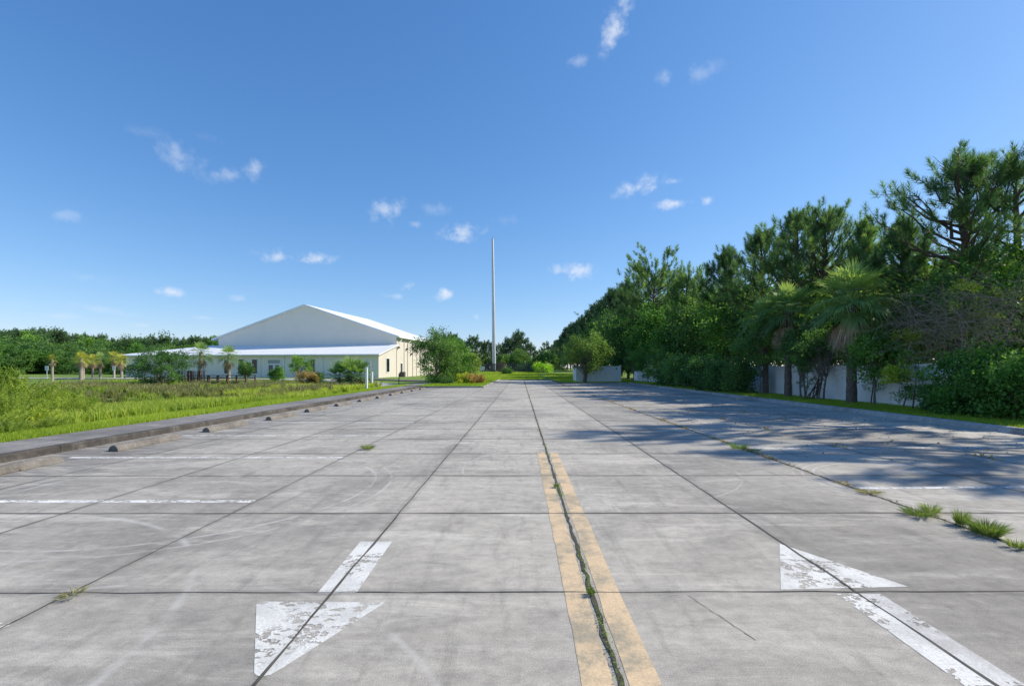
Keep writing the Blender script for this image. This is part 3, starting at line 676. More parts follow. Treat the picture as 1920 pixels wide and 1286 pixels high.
for px in (746,763):
    dd = dloc(px); o = MB(); o.tube([(.2,dd,5.2),(.25,dd+.1,5.9),(.5,dd+1.0,EH-.2)], .05, 6); obj('vent_pipe', o, M['trim'], B)
o = MB(); o.box(.1,.8,dloc(749),dloc(749)+.8,-.3,.9); obj('air_conditioner', o, M['darkmetal'], B)

# ------------------------------------------------------------------ monopole and compound
px_, Yp = 926.5, 112.0
gx = at(px_, Yp); gz = float(hground(gx, Yp)); P = empty('monopole', (gx, Yp, gz), 0, 'tall tapering galvanised steel monopole rising beyond the end of the lot', 'mast')
hp = ztop(448, Yp)-gz; o = MB(); s = np.linspace(0, 1, 8); o.tube(np.stack([0*s-.35*s, 0*s, .25+(hp-.25)*s], -1), .46-.20*s, 14); obj('shaft', o, M['galv'], P, True)
for q in (.25,.5,.75): o = MB(); o.tube([(-.35*q,0,hp*q-.12),(-.35*q,0,hp*q+.12)], .47-.2*q, 14); obj('section_joint', o, M['galv'], P)
o = MB(); o.tube([(0,0,-.2),(0,0,.25)], .8, 16); obj('base_plate', o, M['walk'], P)
o = MB(); o.tube([(-.35,0,hp),(-.35,0,hp+.5)], .04, 6); obj('finial', o, M['darkmetal'], P)
def gpos(px, Yq, dz=0): x = at(px, Yq); return (x, Yq, float(hground(x, Yq))+dz)
# slatted compound fence
x0, x1 = at(896, 108), at(1004, 108); g0 = float(hground(-5, 108)); Fc = empty('compound_fence', (x0, 108, g0), 0, 'dark slatted metal fence around the foot of the monopole', 'fence')
nsl = int((x1-x0)/.25); oa = MB(); ob = MB(); oc = MB(); od = MB()
for k in range(nsl):
    if not 4.3 < k*.25 < 6.6: (oa if k*.25 < 5 else ob).box(k*.25, k*.25+.17, 0, .03, .05, 1.9)
for k in range(int(11/.25)): oc.box(-.08,-.05,k*.25,k*.25+.17,.05,1.9); od.box(x1-x0+.1,x1-x0+.13,k*.25,k*.25+.17,.05,1.9)
for q_ in (oa, ob, oc, od): obj('slat_screen', q_, M['darkmetal'], Fc)
o = MB(); o.box(0,4.3,.035,.08,.3,.38); o.box(0,4.3,.035,.08,1.6,1.68); o.box(6.6,x1-x0,.035,.08,.3,.38); o.box(6.6,x1-x0,.035,.08,1.6,1.68); obj('rail', o, M['darkmetal'], Fc)
for k in range(6):
    o = MB(); xx = k*(x1-x0)/5; o.box(xx-.05,xx+.05,.085,.18,-.2,2.1); obj('post', o, M['darkmetal'], Fc)
o = empty('equipment_cabinet', gpos(940, 109.8), 0, 'brown equipment cabinet right of the monopole foot', 'cabinet')
m_ = MB(); m_.box(-.8,.8,-.5,.5,.1,2.0); m_.box(-.9,.9,-.6,.6,2.0,2.1); m_.box(-.75,.75,-.45,.45,-.2,.1); obj('housing', m_, plain('brown_metal', (.26,.15,.10), .7), o)
m_ = MB(); m_.box(-.7,-.05,-.53,-.503,.25,1.8); m_.box(.05,.7,-.53,-.503,.25,1.8); obj('door', m_, plain('brown_door', (.22,.12,.08), .6), o)
m_ = MB(); m_.box(-.14,-.09,-.58,-.535,.9,1.15); obj('handle', m_, M['darkmetal'], o)
o = empty('equipment_box', gpos(946, 109.8), 0, 'small white meter box beside the brown cabinet', 'meter box')
m_ = MB(); m_.box(-.3,.3,-.2,.2,.5,1.2); obj('housing', m_, M['trim'], o); m_ = MB(); m_.box(-.22,.22,-.215,-.203,.6,1.1); obj('cover', m_, M['galv'], o); m_ = MB(); m_.box(-.05,.05,-.05,.05,-.2,.5); obj('post', m_, M['galv'], o)
def signpost(px, Yq, ytop, sw, sh, label, n='sign_post'):
    loc = gpos(px, Yq); e = empty(n, loc, 0, label, 'sign'); zt = ztop(ytop, Yq)-loc[2]
    m_ = MB(); m_.box(-.03,.03,-.03,.03,-.2,zt-.03); obj('post', m_, M['galv'], e)
    m_ = MB(); m_.box(-sw/2,sw/2,-.055,-.032,zt-sh,zt); obj('sign_plate', m_, M['trim'], e)
    m_ = MB(); m_.box(-sw/2+.06,sw/2-.06,-.06,-.0555,zt-sh+.06,zt-.06); obj('sign_face', m_, plain('sign_grey', (.55,.6,.65), .5), e)
signpost(903, 101, 687.5, .55, .75, 'left white sign on the compound lawn before the dark fence')
signpost(906.5, 103, 687, .5, .7, 'right white sign on the compound lawn, close beside its twin')
signpost(88, 66, 686, .45, .62, 'small white sign on a post left of the orange crowned palm')
signpost(214, 68, 686, .42, .6, 'small white sign on a post left of the building end')

# ------------------------------------------------------------------ white pipe posts, dark post
def pipe(px, Yq, ytop, label, r_=.055, m='trim', g='white pipe posts on the lawn'):
    loc = gpos(px, Yq); zt = ztop(ytop, Yq)-loc[2]; e = empty('pipe_post', loc, 0, label, 'post', g)
    m_ = MB(); m_.tube([(0,0,-.2),(0,0,zt)], r_, 12); obj('pipe', m_, M[m], e, True); m_ = MB(); m_.tube([(0,0,zt+.002),(0,0,zt+.045),(0,0,zt+.06)], (r_*1.2, r_*1.2, r_*.7), 12); obj('cap', m_, M[m], e)
pipe(687.5, 41.5, 690, 'taller thick white pipe post standing nearest the sidewalk', .11)
pipe(697.5, 46, 698, 'shorter white pipe post right of the tall one', .1)
pipe(694.7, 52, 678, 'thin grey pole behind the two white pipe posts', .05, 'galv')
pipe(748, 50, 702, 'thin dark marker post beside the drive by the hall', .045, 'darkmetal', 'marker posts')

# ------------------------------------------------------------------ timber footbridge
e = empty('footbridge', (at(347, 52), 52, -.05), 0, 'weathered reddish brown timber footbridge with rails before the building', 'footbridge')
Lb = at(470, 52)-at(347, 52)
o = MB()
for k in range(int(Lb/.16)): o.box(k*.16,k*.16+.145,-.9,.9,.36,.40)
obj('deck', o, M['woodred'], e)
for yy in (-.9,.9):
    for k in range(8):
        o = MB(); xx = k*Lb/7; top = 1.45 if k*Lb/7 < 1.8 else .95; o.box(xx-.06,xx+.06,yy-.06,yy+.06,-.5,top); obj('post', o, M['woodred'], e)
    o = MB(); o.box(-.1,Lb+.1,yy-.09,yy+.09,.952,1.0); o.box(0,Lb,yy-.02,yy+.02,.62,.70); obj('rail', o, M['woodred'], e)
    for k in range(10):
        o = MB(); xx = .1+k*.16; o.box(xx-.03,xx+.03,yy-.055,yy-.022,.38,1.4); obj('baluster', o, M['woodred'], e)
    o = MB(); o.box(-.1,1.8,yy-.08,yy+.08,1.452,1.49); obj('rail', o, M['woodred'], e)

# ------------------------------------------------------------------ vinyl fence on the right
Fv = empty('vinyl_fence', (14.8, 9, .1), 0, 'long stained white privacy fence in the shade under the right hand trees', 'fence')
ln = 2.44; nP = 22
for k in range(nP):
    o = MB(); y0 = k*ln+.07; 
    nb_ = 15; wv = (ln-.14)/nb_
    for j in range(nb_): o.box(-.018, .018, y0+j*wv+.002, y0+(j+1)*wv-.002, .12, 1.52)
    pnl = obj('panel', o, M['pvc'], Fv)
    o = MB(); o.box(-.03,.03,y0,ln*(k+1)-.07,1.522,1.66); obj('top_rail', o, M['pvc'], pnl)
    o = MB(); o.box(-.03,.03,y0,ln*(k+1)-.07,.02,.118); obj('bottom_rail', o, M['pvc'], pnl)
for k in range(nP+1):
    o = MB(); o.box(-.065,.065,k*ln-.065,k*ln+.065,-.2,1.74); o.add([(-.08,k*ln-.08,1.742),(.08,k*ln-.08,1.742),(.08,k*ln+.08,1.742),(-.08,k*ln+.08,1.742),(0,k*ln,1.82)], [(0,1,4),(1,2,4),(2,3,4),(3,0,4)]); obj('post', o, M['pvc'], Fv)
# enclosure
xa, xb = at(1081, 57), at(1163, 57); gz = .12
Fe = empty('bin_enclosure', (xa, 57, gz), 0, 'white vinyl bin enclosure at the far right end of the lot', 'fence')
Lx = xb-xa
for k in range(2):
    o = MB(); a0 = k*Lx/2+.08; nb_ = 14; wv = (Lx/2-.16)/nb_
    for j in range(nb_): o.box(a0+j*wv+.002, a0+(j+1)*wv-.002, -.02, .02, .1, 1.72)
    p_ = obj('panel', o, M['pvc'], Fe); o = MB(); o.box(a0,a0+Lx/2-.16,-.035,.035,1.722,1.85); obj('top_rail', o, M['trim'], p_); o = MB(); o.box(a0,a0+Lx/2-.16,-.035,.035,.02,.098); obj('bottom_rail', o, M['pvc'], p_)
for k in range(3):
    o = MB(); o.box(k*Lx/2-.07,k*Lx/2+.07,-.07,.07,-.2,1.92); o.box(k*Lx/2-.09,k*Lx/2+.09,-.09,.09,1.922,1.96); obj('post', o, M['trim'], Fe)
for xx in (0, Lx):
    o = MB(); o.box(xx-.02,xx+.02,.08,3.5,.1,1.8); obj('side_panel', o, M['pvc'], Fe)
o = MB(); o.tube([(Lx-.45,-.02,1.55),(Lx-.45,-.06,1.55)], .09, 14); obj('latch', o, M['darkmetal'], Fe)

# ------------------------------------------------------------------ right hand trees
# three cabbage palms in front of the fence
palm('cabbage_palm', (14.0, 20.3, .08), 'big cabbage palm with a leaning grey vine draped trunk before the fence', 11, 4.35, 1.95, 44, 26, .17, boots=1, seg=34)
palm('cabbage_palm', (14.1, 25.3, .08), 'cabbage palm left of the big one, with yellowing lower fronds', 12, 4.5, 1.8, 40, 30, .155, boots=1, seg=34)
palm('cabbage_palm', (14.2, 27.8, .08), 'slim trunked cabbage palm furthest left of the three by the fence', 13, 4.4, 1.6, 34, 24, .135, seg=30)
gp = 'tall pines behind the right fence'
PN = [ (1788,19.2,264,dict(rad=3.0,cb=.42,nb=54,n=22,gap=.06,lean=(.4,0)),'tallest near pine with an open crown reaching the upper right sky'),
 (1905,18.0,268,dict(rad=2.8,cb=.5,nb=40,n=16,gap=.28),'open crowned pine cut by the right edge of the photo'),
 (1700,21.5,392,dict(rad=1.6,cb=.35,nb=44,n=26),'shorter pine in the dip left of the tallest near pine'),
 (1626,24.8,402,dict(rad=1.5,cb=.35,nb=44,n=26),'narrow pine with two tufted peaks behind the big palm'),
 (1545,28.5,372,dict(rad=3.3,cb=.35,nb=60,n=28),'broad dense pine with the highest crown of the middle group'),
 (1490,31.0,380,dict(rad=3.1,cb=.35,nb=56,n=28),'dense pine just left of the broad highest middle pine'),
 (1425,36.0,416,dict(rad=3.1,cb=.35,nb=56,n=28),'full dark pine left of the middle peak of pines'),
 (1362,42.0,456,dict(rad=2.4,cb=.4,nb=50,n=24,gap=.1),'candle tipped pine at the left foot of the middle group'),
 (1300,50.0,492,dict(rad=2.8,umb=True,cb=.45,nb=50,n=22,gap=.15),'rounded loose pine right of the lacy umbrella crowned pine'),
 (1228,62.0,458,dict(rad=4.8,umb=True,cb=.58,nb=46,n=22,gap=.2,sub=6,ln=.5,w=.04),'lacy umbrella crowned pine with bare limbs showing sky')]
for i, (px, Yq, yt, k, lab) in enumerate(PN):
    x, y, z = gpos(px, Yq); h = ztop(yt, Yq)-z
    sc_ = max(1, Yq/32); k = dict(k); k.setdefault('ln', .33*min(1.25, sc_)); k.setdefault('w', .018*sc_); k['n'] = int(k.get('n', 24)*3.2); k.setdefault('sub', 5)
    pine('pine_tree', (x, y, z), lab, gp, seed=100+i, h=h, tr=.16+.004*h, **k)
# dense far wall of pines running to the end of the lot
w_, c_ = pine_parts(200, 17.0, .12, 4.2, nb=60, n=26, ln=.7, w=.10, tr=.22)
fp = empty('pine_tree', gpos(1178, 76)[:3], 0, 'dark pine in the packed row running towards the far lawn', 'pine tree', 'packed dark pines along the right of the far lawn'); obj('trunk', w_, M['bark'], fp); obj('crown', c_, M['pinefar'], fp)
w_, c_ = pine_parts(201, 17.0, .10, 4.6, nb=60, n=26, ln=.75, w=.11, tr=.22)
fp2 = empty('pine_tree', gpos(1150, 86)[:3], 0, 'dark pine in the packed row running towards the far lawn', 'pine tree', 'packed dark pines along the right of the far lawn'); obj('trunk', w_, M['bark'], fp2); obj('crown', c_, M['pinefar'], fp2)
rr = random.Random(5)
def sil(px):       # silhouette height of that row in the photo
    return np.interp(px, [1035,1045,1060,1075,1100,1130,1160,1185], [652,636,614,600,578,550,528,508])
fp.scale = [ (ztop(sil(1178), 76)-fp.location[2])/17.2 ]*3; fp2.scale = [ (ztop(sil(1150), 86)-fp2.location[2])/17.2 ]*3
for i, px in enumerate((1166,1138,1124,1112,1101,1092,1084,1077,1070,1064,1058,1053,1048,1044)):
    Yq = 17.5*900/(px-VX)*(1 if i % 2 else 1.06); x, y, z = gpos(px, Yq)
    s_ = (ztop(sil(px)+rr.uniform(-4, 5), Yq)-z)/17.2
    copy_tree((fp, fp2)[i % 2], (x, y, z-.3), rr.uniform(0, 6.28), (s_*1.05, s_*1.05, s_))
# broadleaf understorey behind the fence
def under(seed, h, rad, **k): 
    d = dict(seed=seed, h=h, rad=rad, z0=.26, nc=90, rc=.85, nl=130, ls=.2, asp=.28, tr=.12, lobe=.3); d.update(k); return d
gu = 'broadleaf trees filling the gap under the right hand pines'
UT = [(1890,17.5,5.6,2.3,'leafmid','leafy green tree under the pine at the right edge of the photo'),
 (1800,19.8,5.6,2.4,'leafdark','dark leafy tree behind the bare grey thicket'),
 (1715,22.3,5.6,2.4,'leafmid','mid green tree right of the big palm crown'),
 (1640,25,5.2,2.4,'leafdark','dark leafy tree directly behind the big palm crown'),
 (1560,29,6.8,2.6,'leafmid','mid green tree between the palm crowns'),
 (1500,32,6.8,2.8,'leafdark','dark leafy tree behind the left palm crown'),
 (1440,37,7.2,3.0,'leafdark','dark leafy tree left of the palm crowns'),
 (1385,41,7.6,3.0,'leafmid','mid green tree under the candle tipped pine'),
 (1330,46,8.0,3.2,'leafdark','dark tree under the rounded loose pine'),
 (1285,52,8.5,3.4,'leafmid','bright flecked tree right below the lacy pine'),
 (1235,58,8.6,3.8,'leafmid','sunlit green tree straight below the lacy pine'),
 (1195,66,9.6,4.2,'leafdark','dark tree behind the bin enclosure corner'),
 (1160,74,9.5,4.2,'leafdark','dark tree above the bin enclosure'),
 (1130,84,9.5,4.4,'leafdark','dark tree behind the olive shrub by the enclosure'),]
for i, (px, Yq, h, rad, m_, lab) in enumerate(UT):
    x, y, z = gpos(px, Yq); x = max(x, 16.2) if Yq < 70 else x
    sc_ = max(1, Yq/28); broad('broadleaf_tree', (x, y, z), lab, gu, m=m_, **under(300+i, h, rad, ls=.15*sc_, rc=.75*min(1.5, sc_), z0=.03 if Yq > 43 else .26))
# a second rank so no light leaks through
for i, (px, Yq) in enumerate(((1860,23),(1760,26),(1670,30),(1590,35),(1520,40),(1460,46),(1400,52),(1345,60),(1300,68),(1255,78))):
    x, y, z = gpos(px, Yq); s_ = 1.0+.018*(Yq-20)
    if i == 0:
        b0 = broad('broadleaf_tree', (x, y, z), 'shaded tree in the rank deep behind the right hand pines', 'shaded trees deep behind the right hand pines', m='leafdark', **under(340, 6.5, 3.0, ls=.26, nl=100))
    else: copy_tree(b0, (x, y, z), i*1.3, (s_, s_, s_))
# trees beyond the right edge of the picture, whose shadows cross the lot
for i, (x, y, h, rd) in enumerate(((21.2,16.2,16.3,2.2),(20.4,11.6,14.0,2.4),(19.8,8.6,8.0,1.8))):
    pine('pine_tree', (x, y, .1), ('tall pine just outside the right edge, casting the long middle shadow','pine outside the right edge, casting the near shadow','pine furthest outside the right edge')[i], gp, seed=150+i, h=h, rad=rd, cb=.5, nb=36, n=46, ln=.36, w=.035, tr=.2, umb=True, gap=.25)
# shrubs along the fence
SH = [ # px, Y, X offset from line, h, rad, mat, label, opts
 (1893,14.8,2.0,.95,'leafmid','large leafy green shrub spilling over the fence at right', dict(nc=80,nl=150,ls=.10,rc=.36)),
 (1925,13.4,1.9,1.0,'leafmid','bright leafed shrub cut by the right edge of the photo', dict(nc=70,nl=150,ls=.10,rc=.36)),
 (1812,16.0,1.1,.5,'leafdark','lower dark shrub at the left foot of the leafy ones', dict(nc=50,nl=120,ls=.09,rc=.28)),
 (1320,33,2.3,1.5,'leafdark','dark shrub hiding the fence before the candle tipped pine', dict(nc=60,nl=130,ls=.13,rc=.45)),
 (1350,30.5,2.0,1.0,'leafdark','dense dark shrub between the white fence glimpses', dict(nc=60,nl=130,ls=.12,rc=.42)),
 (1385,28.6,2.0,.9,'leafdark','tall dark shrub left of the palm trunks', dict(nc=60,nl=130,ls=.12,rc=.42)),
 (1285,38,2.6,1.5,'leafdark','dark shrub far along the fence', dict(nc=60,nl=120,ls=.14,rc=.45)),
 (1240,44,3.0,1.5,'leafdark','brown stemmed dark shrub right of the bin enclosure', dict(nc=50,nl=110,ls=.15,rc=.45)),
 (1262,41,2.4,1.2,'leafdark','low dark shrub beside the brown stemmed one', dict(nc=50,nl=110,ls=.15,rc=.45)),
]
for i, (px, Yq, h, rad, m_, lab, k) in enumerate(SH):
    x, y, z = gpos(px, Yq); x = min(x, 14.0 if rad < 1.3 else 13.9)
    broad('shrub', (x, y, z), lab, 'shrubs along the right fence', m=m_, cat='shrub', seed=400+i, h=h, rad=rad, z0=0., stems=4, tr=.035, **k)
# small trees hanging over the fence line
ST = [(1425,27.2,3.6,1.3,.45,'leafdark','small dark tree between the fence and the left palm trunks'),
 (1540,22.6,3.4,1.2,.42,'leafdark','small leaning tree between the palm trunks'),
 (1505,24.0,3.4,1.2,.45,'leafdark','feathery dark sapling tree right of the left palm trunk'),
 (1640,18.9,2.9,.85,.42,'leafmid','small tree with a leaf clad stem right of the big palm trunk'),
 (1215,48,3.8,1.4,.25,'leafmid','small tree with lime leaves right of the bin enclosure'),
 (1188,50,3.3,.9,.35,'leafdark','dark little tree at the right post of the bin enclosure')]
for i, (px, Yq, h, rad, z0, m_, lab) in enumerate(ST):
    x, y, z = gpos(px, Yq); x = min(x, 14.1); broad('small_tree', (x, y, z), lab, 'small trees along the right fence', m=m_, seed=430+i, h=h, rad=rad, z0=z0, stems=3 if i in (1, 2) else 1, tr=.05, nc=46, nl=120, rc=.36, ls=.11)
# yellow-green accents: vines in the thicket
for i, (px, Yq, z0, rd, lab) in enumerate(((1735,18.6,2.55,.55,'yellow green vine clump at the top of the bare thicket'),(1655+70,17.8,1.35,.4,'bright yellow sprig hanging before the fence at right'),(1885,17.0,3.6,1.0,'yellow leafed vine mass at the right edge above the thicket'),(1850,18.2,3.0,.6,'yellow green vine above the middle of the thicket'))):
    x, y, z = gpos(px, Yq); e = broad('vine', (x-.9, y, z+z0-.4), lab, None, m='leafyellow', cat='vine', seed=460+i, h=rd*1.5, rad=rd, z0=0., stems=2, tr=.01, nc=22, nl=60, rc=.22, ls=.10)
# bare thicket
def thicket(name, loc, label, seed, n, L_, spread, az0, h0, depth=1.0, r0=.012):
    r = np.random.default_rng(seed); mb = MB()
    for k in range(n):
        o = np.array([r.uniform(-depth*.4, depth*.4), r.uniform(-depth, depth), r.uniform(0, h0)]); az = az0+r.uniform(-spread, spread); el = R(r.uniform(5, 70)); Lk = L_*r.uniform(.5, 1.2)
        d = np.array([cos(az)*cos(el), sin(az)*cos(el), sin(el)]); s = np.linspace(0, 1, 7)
        p = o+d*Lk*s[:, None]-np.array([0, 0, 1])*(Lk*.45*s**2.2)[:, None]+np.cumsum(r.normal(0, .02*Lk, (7, 3)), 0)
        p[:, 2] = np.maximum(p[:, 2], -loc[2]+.1); mb.tube(p, r0*(1-.75*s)*r.uniform(.7, 1.4), 4, r.random(), cap=False)
        for j in range(r.integers(3, 7)):
            a = r.uniform(.3, .95); q = np.array([np.interp(a, s, p[:, c]) for c in range(3)]); dd = unit(d+r.normal(0, .6, 3)); l2 = Lk*r.uniform(.12, .35)
            mb.tube(np.array([q, q+dd*l2*.5+[0, 0, .02], q+dd*l2-[0, 0, .06*l2]]), (r0*.45, r0*.3, r0*.15), 3, cap=False)
    e = empty(name, loc, 0, label, 'dead branches'); obj('branches', mb, M['twig'], e); return e
thicket('bare_thicket', (15.6, 18.0, 1.5), 'tangled bare grey branches arching over the fence right of the big palm', 501, 230, 2.3, 1.2, R(200), 2.0, 1.9, .008)
thicket('bare_thicket', (16.3, 16.2, 2.2), 'bare grey branch tangle high up near the right edge of the photo', 502, 210, 2.1, 1.4, R(190), 1.9, 1.9, .008)
thicket('dead_vine', (13.9, 20.15, 1.3), 'pale dead vine twigs hanging around the big palm trunk', 503, 90, 1.3, 3.1, 0, 1.6, .15, .007)
# leaning dark limbs and a sapling in front of the fence
o = MB(); r9 = np.random.default_rng(8)
for k in range(5):
    a = r9.uniform(.5, 1.0); s = np.linspace(0, 1, 6); p = np.stack([.1*np.sin(s*4+k), s*-(1.3*a+.3*k*.4), s*1.5*a+.02], -1)+[0, .1*k, 0]; o.tube(p, .035*(1-.7*s), 6, cap=False)
    for j in range(6): q = p[min(5, 2+j//2)]; o.tube(np.array([q, q+r9.normal(0, .22, 3)+[0, 0, .12]]), (.01, .004), 3, cap=False)
e = empty('fallen_limb', (13.9, 22.9, .1), R(-8), 'dark leaning dead limbs against the fence left of the big palm', 'dead branch'); obj('branches', o, M['bark'], e)
def sapling(px, Yq, h, seed, label, m_='leafdark', X_=None):
    r = np.random.default_rng(seed); x, y, z = gpos(px, Yq); x = X_ or x; w = MB(); c = MB(); s = np.linspace(0, 1, 7)
    p = np.stack([.05*np.sin(s*3), .05*np.cos(s*4)-.05, h*s], -1); w.tube(p, .028*(1-.75*s), 6)
    for k in range(16):
        a = r.uniform(.25, 1); az = r.uniform(0, 6.28); q = np.array([np.interp(a, s, p[:, i]) for i in range(3)]); L_ = r.uniform(.25, .6)*(1.2-a*.6)
        d = np.array([cos(az), sin(az), .45]); w.tube(np.array([q, q+d*L_*.5, q+d*L_]), (.008, .006, .003), 3, cap=False)
        n = 40; P_ = q+d*L_*r.uniform(.35, 1.05, (n, 1))+r.normal(0, .05, (n, 3)); leaves(c, P_, rsph(r, n), .07*r.uniform(.6, 1.3, n), .3, r.uniform(.2, 1, n), r)
    e = empty('sapling', (x, y, z), 0, label, 'sapling'); obj('stem', w, M['bark'], e); obj('leaves', c, M[m_], e)
sapling(1714, 17.2, 1.85, 1, 'thin dark stemmed sapling standing before the white fence', X_=14.05)
sapling(1681, 18.2, .75, 2, 'knee high weed sapling at the fence left of the thin sapling', X_=14.5)
sapling(1632, 19.6, 1.7, 3, 'leaf clad sapling close right of the big palm trunk', 'leafmid', X_=14.3)
sapling(1512, 23.9, 1.6, 4, 'bare legged sapling before the fence between the palms', X_=14.2)

# ------------------------------------------------------------------ enclosure shrub, island trees
x, y, z = gpos(1100, 54.3)
broad('olive_shrub_tree', (x, y, z), 'rounded olive green multi stemmed tree before the bin enclosure', m='leafolive', seed=520, h=ztop(630, 54.3)-z, rad=2.55, z0=.22, stems=4, tr=.1, nc=110, nl=150, rc=.55, ls=.19, asp=.2, wisps=.25)
x, y, z = gpos(820, 50)
broad('bushy_tree', (x, y, z), 'dense dark bushy tree covering the far end of the hall wall', m='leafdark', seed=521, h=ztop(622, 50)-z, rad=2.05, z0=.0, stems=3, tr=.08, nc=120, nl=160, rc=.55, ls=.17, asp=.22, wisps=.25)
x, y, z = gpos(850, 56)
broad('bushy_tree', (x, y, z), 'lighter green bushy tree right of the dark one on the lawn island', m='leafmid', seed=522, h=ztop(640, 56)-z, rad=1.8, z0=.0, stems=3, tr=.08, nc=110, nl=150, rc=.6, ls=.19, asp=.22, wisps=.25)
x, y, z = gpos(882, 66)
broad('bushy_tree', (x, y, z), 'small olive tree at the right side of the lawn island', m='leafolive', seed=523, h=ztop(664, 66)-z, rad=1.5, z0=.0, stems=3, tr=.08, nc=60, nl=120, rc=.6, ls=.2, asp=.22)
for px, Yq, h, rad, m_, lab in ((868,50,.9,1.0,'leafyellow','yellow green bush in front of the island trees'),(883,50.5,.9,.9,'russet','left russet bush on the lawn island'),(897,51.5,.8,.8,'russet','right russet bush on the lawn island'),
   (835,48.5,.6,1.1,'leafdark','low dark bush at the foot of the dark bushy tree'),(1000,112,1.6,2.4,'leafmid','green mound of bushes right of the compound'),(1018,104,1.9,2.6,'leafbright','light green bush mound on the far lawn'),(985,116,1.4,2.2,'leafmid','low bush right behind the compound fence end'),(951,98,.7,.5,'leafdark','tiny dark bush on the lawn before the compound')):
    x, y, z = gpos(px, Yq); broad('bush', (x, y, z), lab, None, m=m_, cat='bush', seed=int(px), h=h, rad=rad, z0=0., stems=3, tr=.03, nc=30, nl=90, rc=.3 if Yq < 60 else .7, ls=.12 if Yq < 60 else .25)

# ------------------------------------------------------------------ far tree lines
w_, c_ = pine_parts(600, 14., .55, 2.2, nb=24, n=26, ln=.6, w=.09, tr=.16, gap=.2, umb=True, sub=4); fa = empty('far_pine_tree', gpos(838, 150), 0, 'slim dark pine in the distant line behind the monopole', 'pine tree', 'distant pines behind the monopole')
obj('trunk', w_, M['bark'], fa); obj('crown', c_, M['pinefar'], fa)
w_, c_ = pine_parts(601, 14., .45, 2.5, nb=26, n=26, ln=.6, w=.09, tr=.16, gap=.3, umb=True, sub=4); fb = empty('far_pine_tree', gpos(850, 146), 0, 'slim dark pine in the distant line behind the monopole', 'pine tree', 'distant pines behind the monopole')
obj('trunk', w_, M['bark'], fb); obj('crown', c_, M['pinefar'], fb)
w_, c_ = broad_parts(602, 9., 4.2, z0=.0, nc=80, rc=1.2, nl=70, ls=.5, asp=.3, tr=.15); fc = empty('far_tree', gpos(846, 138), 0, 'rounded dark green tree below the distant pines', 'tree', 'rounded trees below the distant pines')
obj('trunk', w_, M['bark'], fc); obj('crown', c_, M['leafdark'], fc)
rr = random.Random(12)
tops = lambda px: np.interp(px, [780,838,850,862,873,890,905,915,928,945,958,972,985,996,1006,1018,1030,1045], [636,622,620,624,632,624,636,626,632,636,622,613,618,634,652,640,632,650])
for e_, px, Yq in ((fa,838,150),(fb,850,146)): e_.scale = [(ztop(tops(px), Yq)-e_.location[2])/14.2]*3
px = 770
while px < 1046:
    Yq = rr.uniform(138, 172); x, y, z = gpos(px, Yq); s_ = (ztop(tops(px)+rr.uniform(-2, 14), Yq)-z)/14.2
    copy_tree(rr.choice((fa, fb)), (x, y, z-.2), rr.uniform(0, 6.28), (s_*1.05, s_*1.05, s_)); px += rr.uniform(3.5, 8)
px = 760
while px < 1052:
    Yq = rr.uniform(126, 150); x, y, z = gpos(px, Yq); s_ = (ztop(663+rr.uniform(-9, 10), Yq)-z)/9.2
    copy_tree(fc, (x, y, z-.2), rr.uniform(0, 6.28), (s_*.9, s_*.9, s_)); px += rr.uniform(7, 13)
# wood on the left
w_, c_ = broad_parts(620, 12., 6., z0=.0, nc=110, rc=1.4, nl=90, ls=.5, asp=.32, tr=.2, lobe=.3); la = empty('wood_tree', gpos(30, 118), 0, 'leafy green tree in the wood behind the left lawn', 'tree', 'leafy trees of the wood on the left'); obj('trunk', w_, M['barkgrey'], la); obj('crown', c_, M['leafmid'], la)
w_, c_ = broad_parts(621, 12., 5., z0=.0, nc=90, rc=1.3, nl=90, ls=.5, asp=.32, tr=.2, lobe=.35); lb = empty('wood_tree', gpos(70, 125), 0, 'leafy green tree in the wood behind the left lawn', 'tree', 'leafy trees of the wood on the left'); obj('trunk', w_, M['barkgrey'], lb); obj('crown', c_, M['leafdark'], lb)
w_, c_ = pine_parts(622, 15., .6, 4.6, nb=34, n=26, ln=.8, w=.12, tr=.2, gap=.15, umb=True); lc = empty('wood_pine_tree', gpos(100, 150), 0, 'round topped pine rising above the wood on the left', 'pine tree', 'pines rising above the wood on the left'); obj('trunk', w_, M['bark'], lc); obj('crown', c_, M['pinefar'], lc)
tl = lambda px: np.interp(px, [0,10,30,60,80,110,150,180,200,240,290,320,380,420], [612,612,622,612,609,612,632,625,623,634,623,626,632,622])
rr = random.Random(3); first = True
for e_, px in ((la,30),(lb,70)): e_.scale = (1.1, 1.1, (ztop(650, 118)-e_.location[2])/12.)
for row, (Y0, Y1, dy) in enumerate(((112,124,36),(130,146,24),(150,165,14))):
    px = -40
    while px < 430:
        Yq = rr.uniform(Y0, Y1); x, y, z = gpos(px, Yq); s_ = (ztop(tl(px)+dy+rr.uniform(-8, 8), Yq)-z)/12.3
        copy_tree(rr.choice((la, lb, lb)), (x, y, z-.4), rr.uniform(0, 6.28), (s_*1.3, s_*1.3, s_)); px += rr.uniform(18, 30)
px = -30
while px < 425:
    Yq = rr.uniform(150, 175); x, y, z = gpos(px, Yq); s_ = (ztop(tl(px)+rr.uniform(-12, 8), Yq)-z)/15.3
    copy_tree(lc, (x, y, z-.4), rr.uniform(0, 6.28), (s_*1.15, s_*1.15, s_)); px += rr.uniform(10, 24)
lc.scale = [(ztop(612, 150)-lc.location[2])/15.3]*3
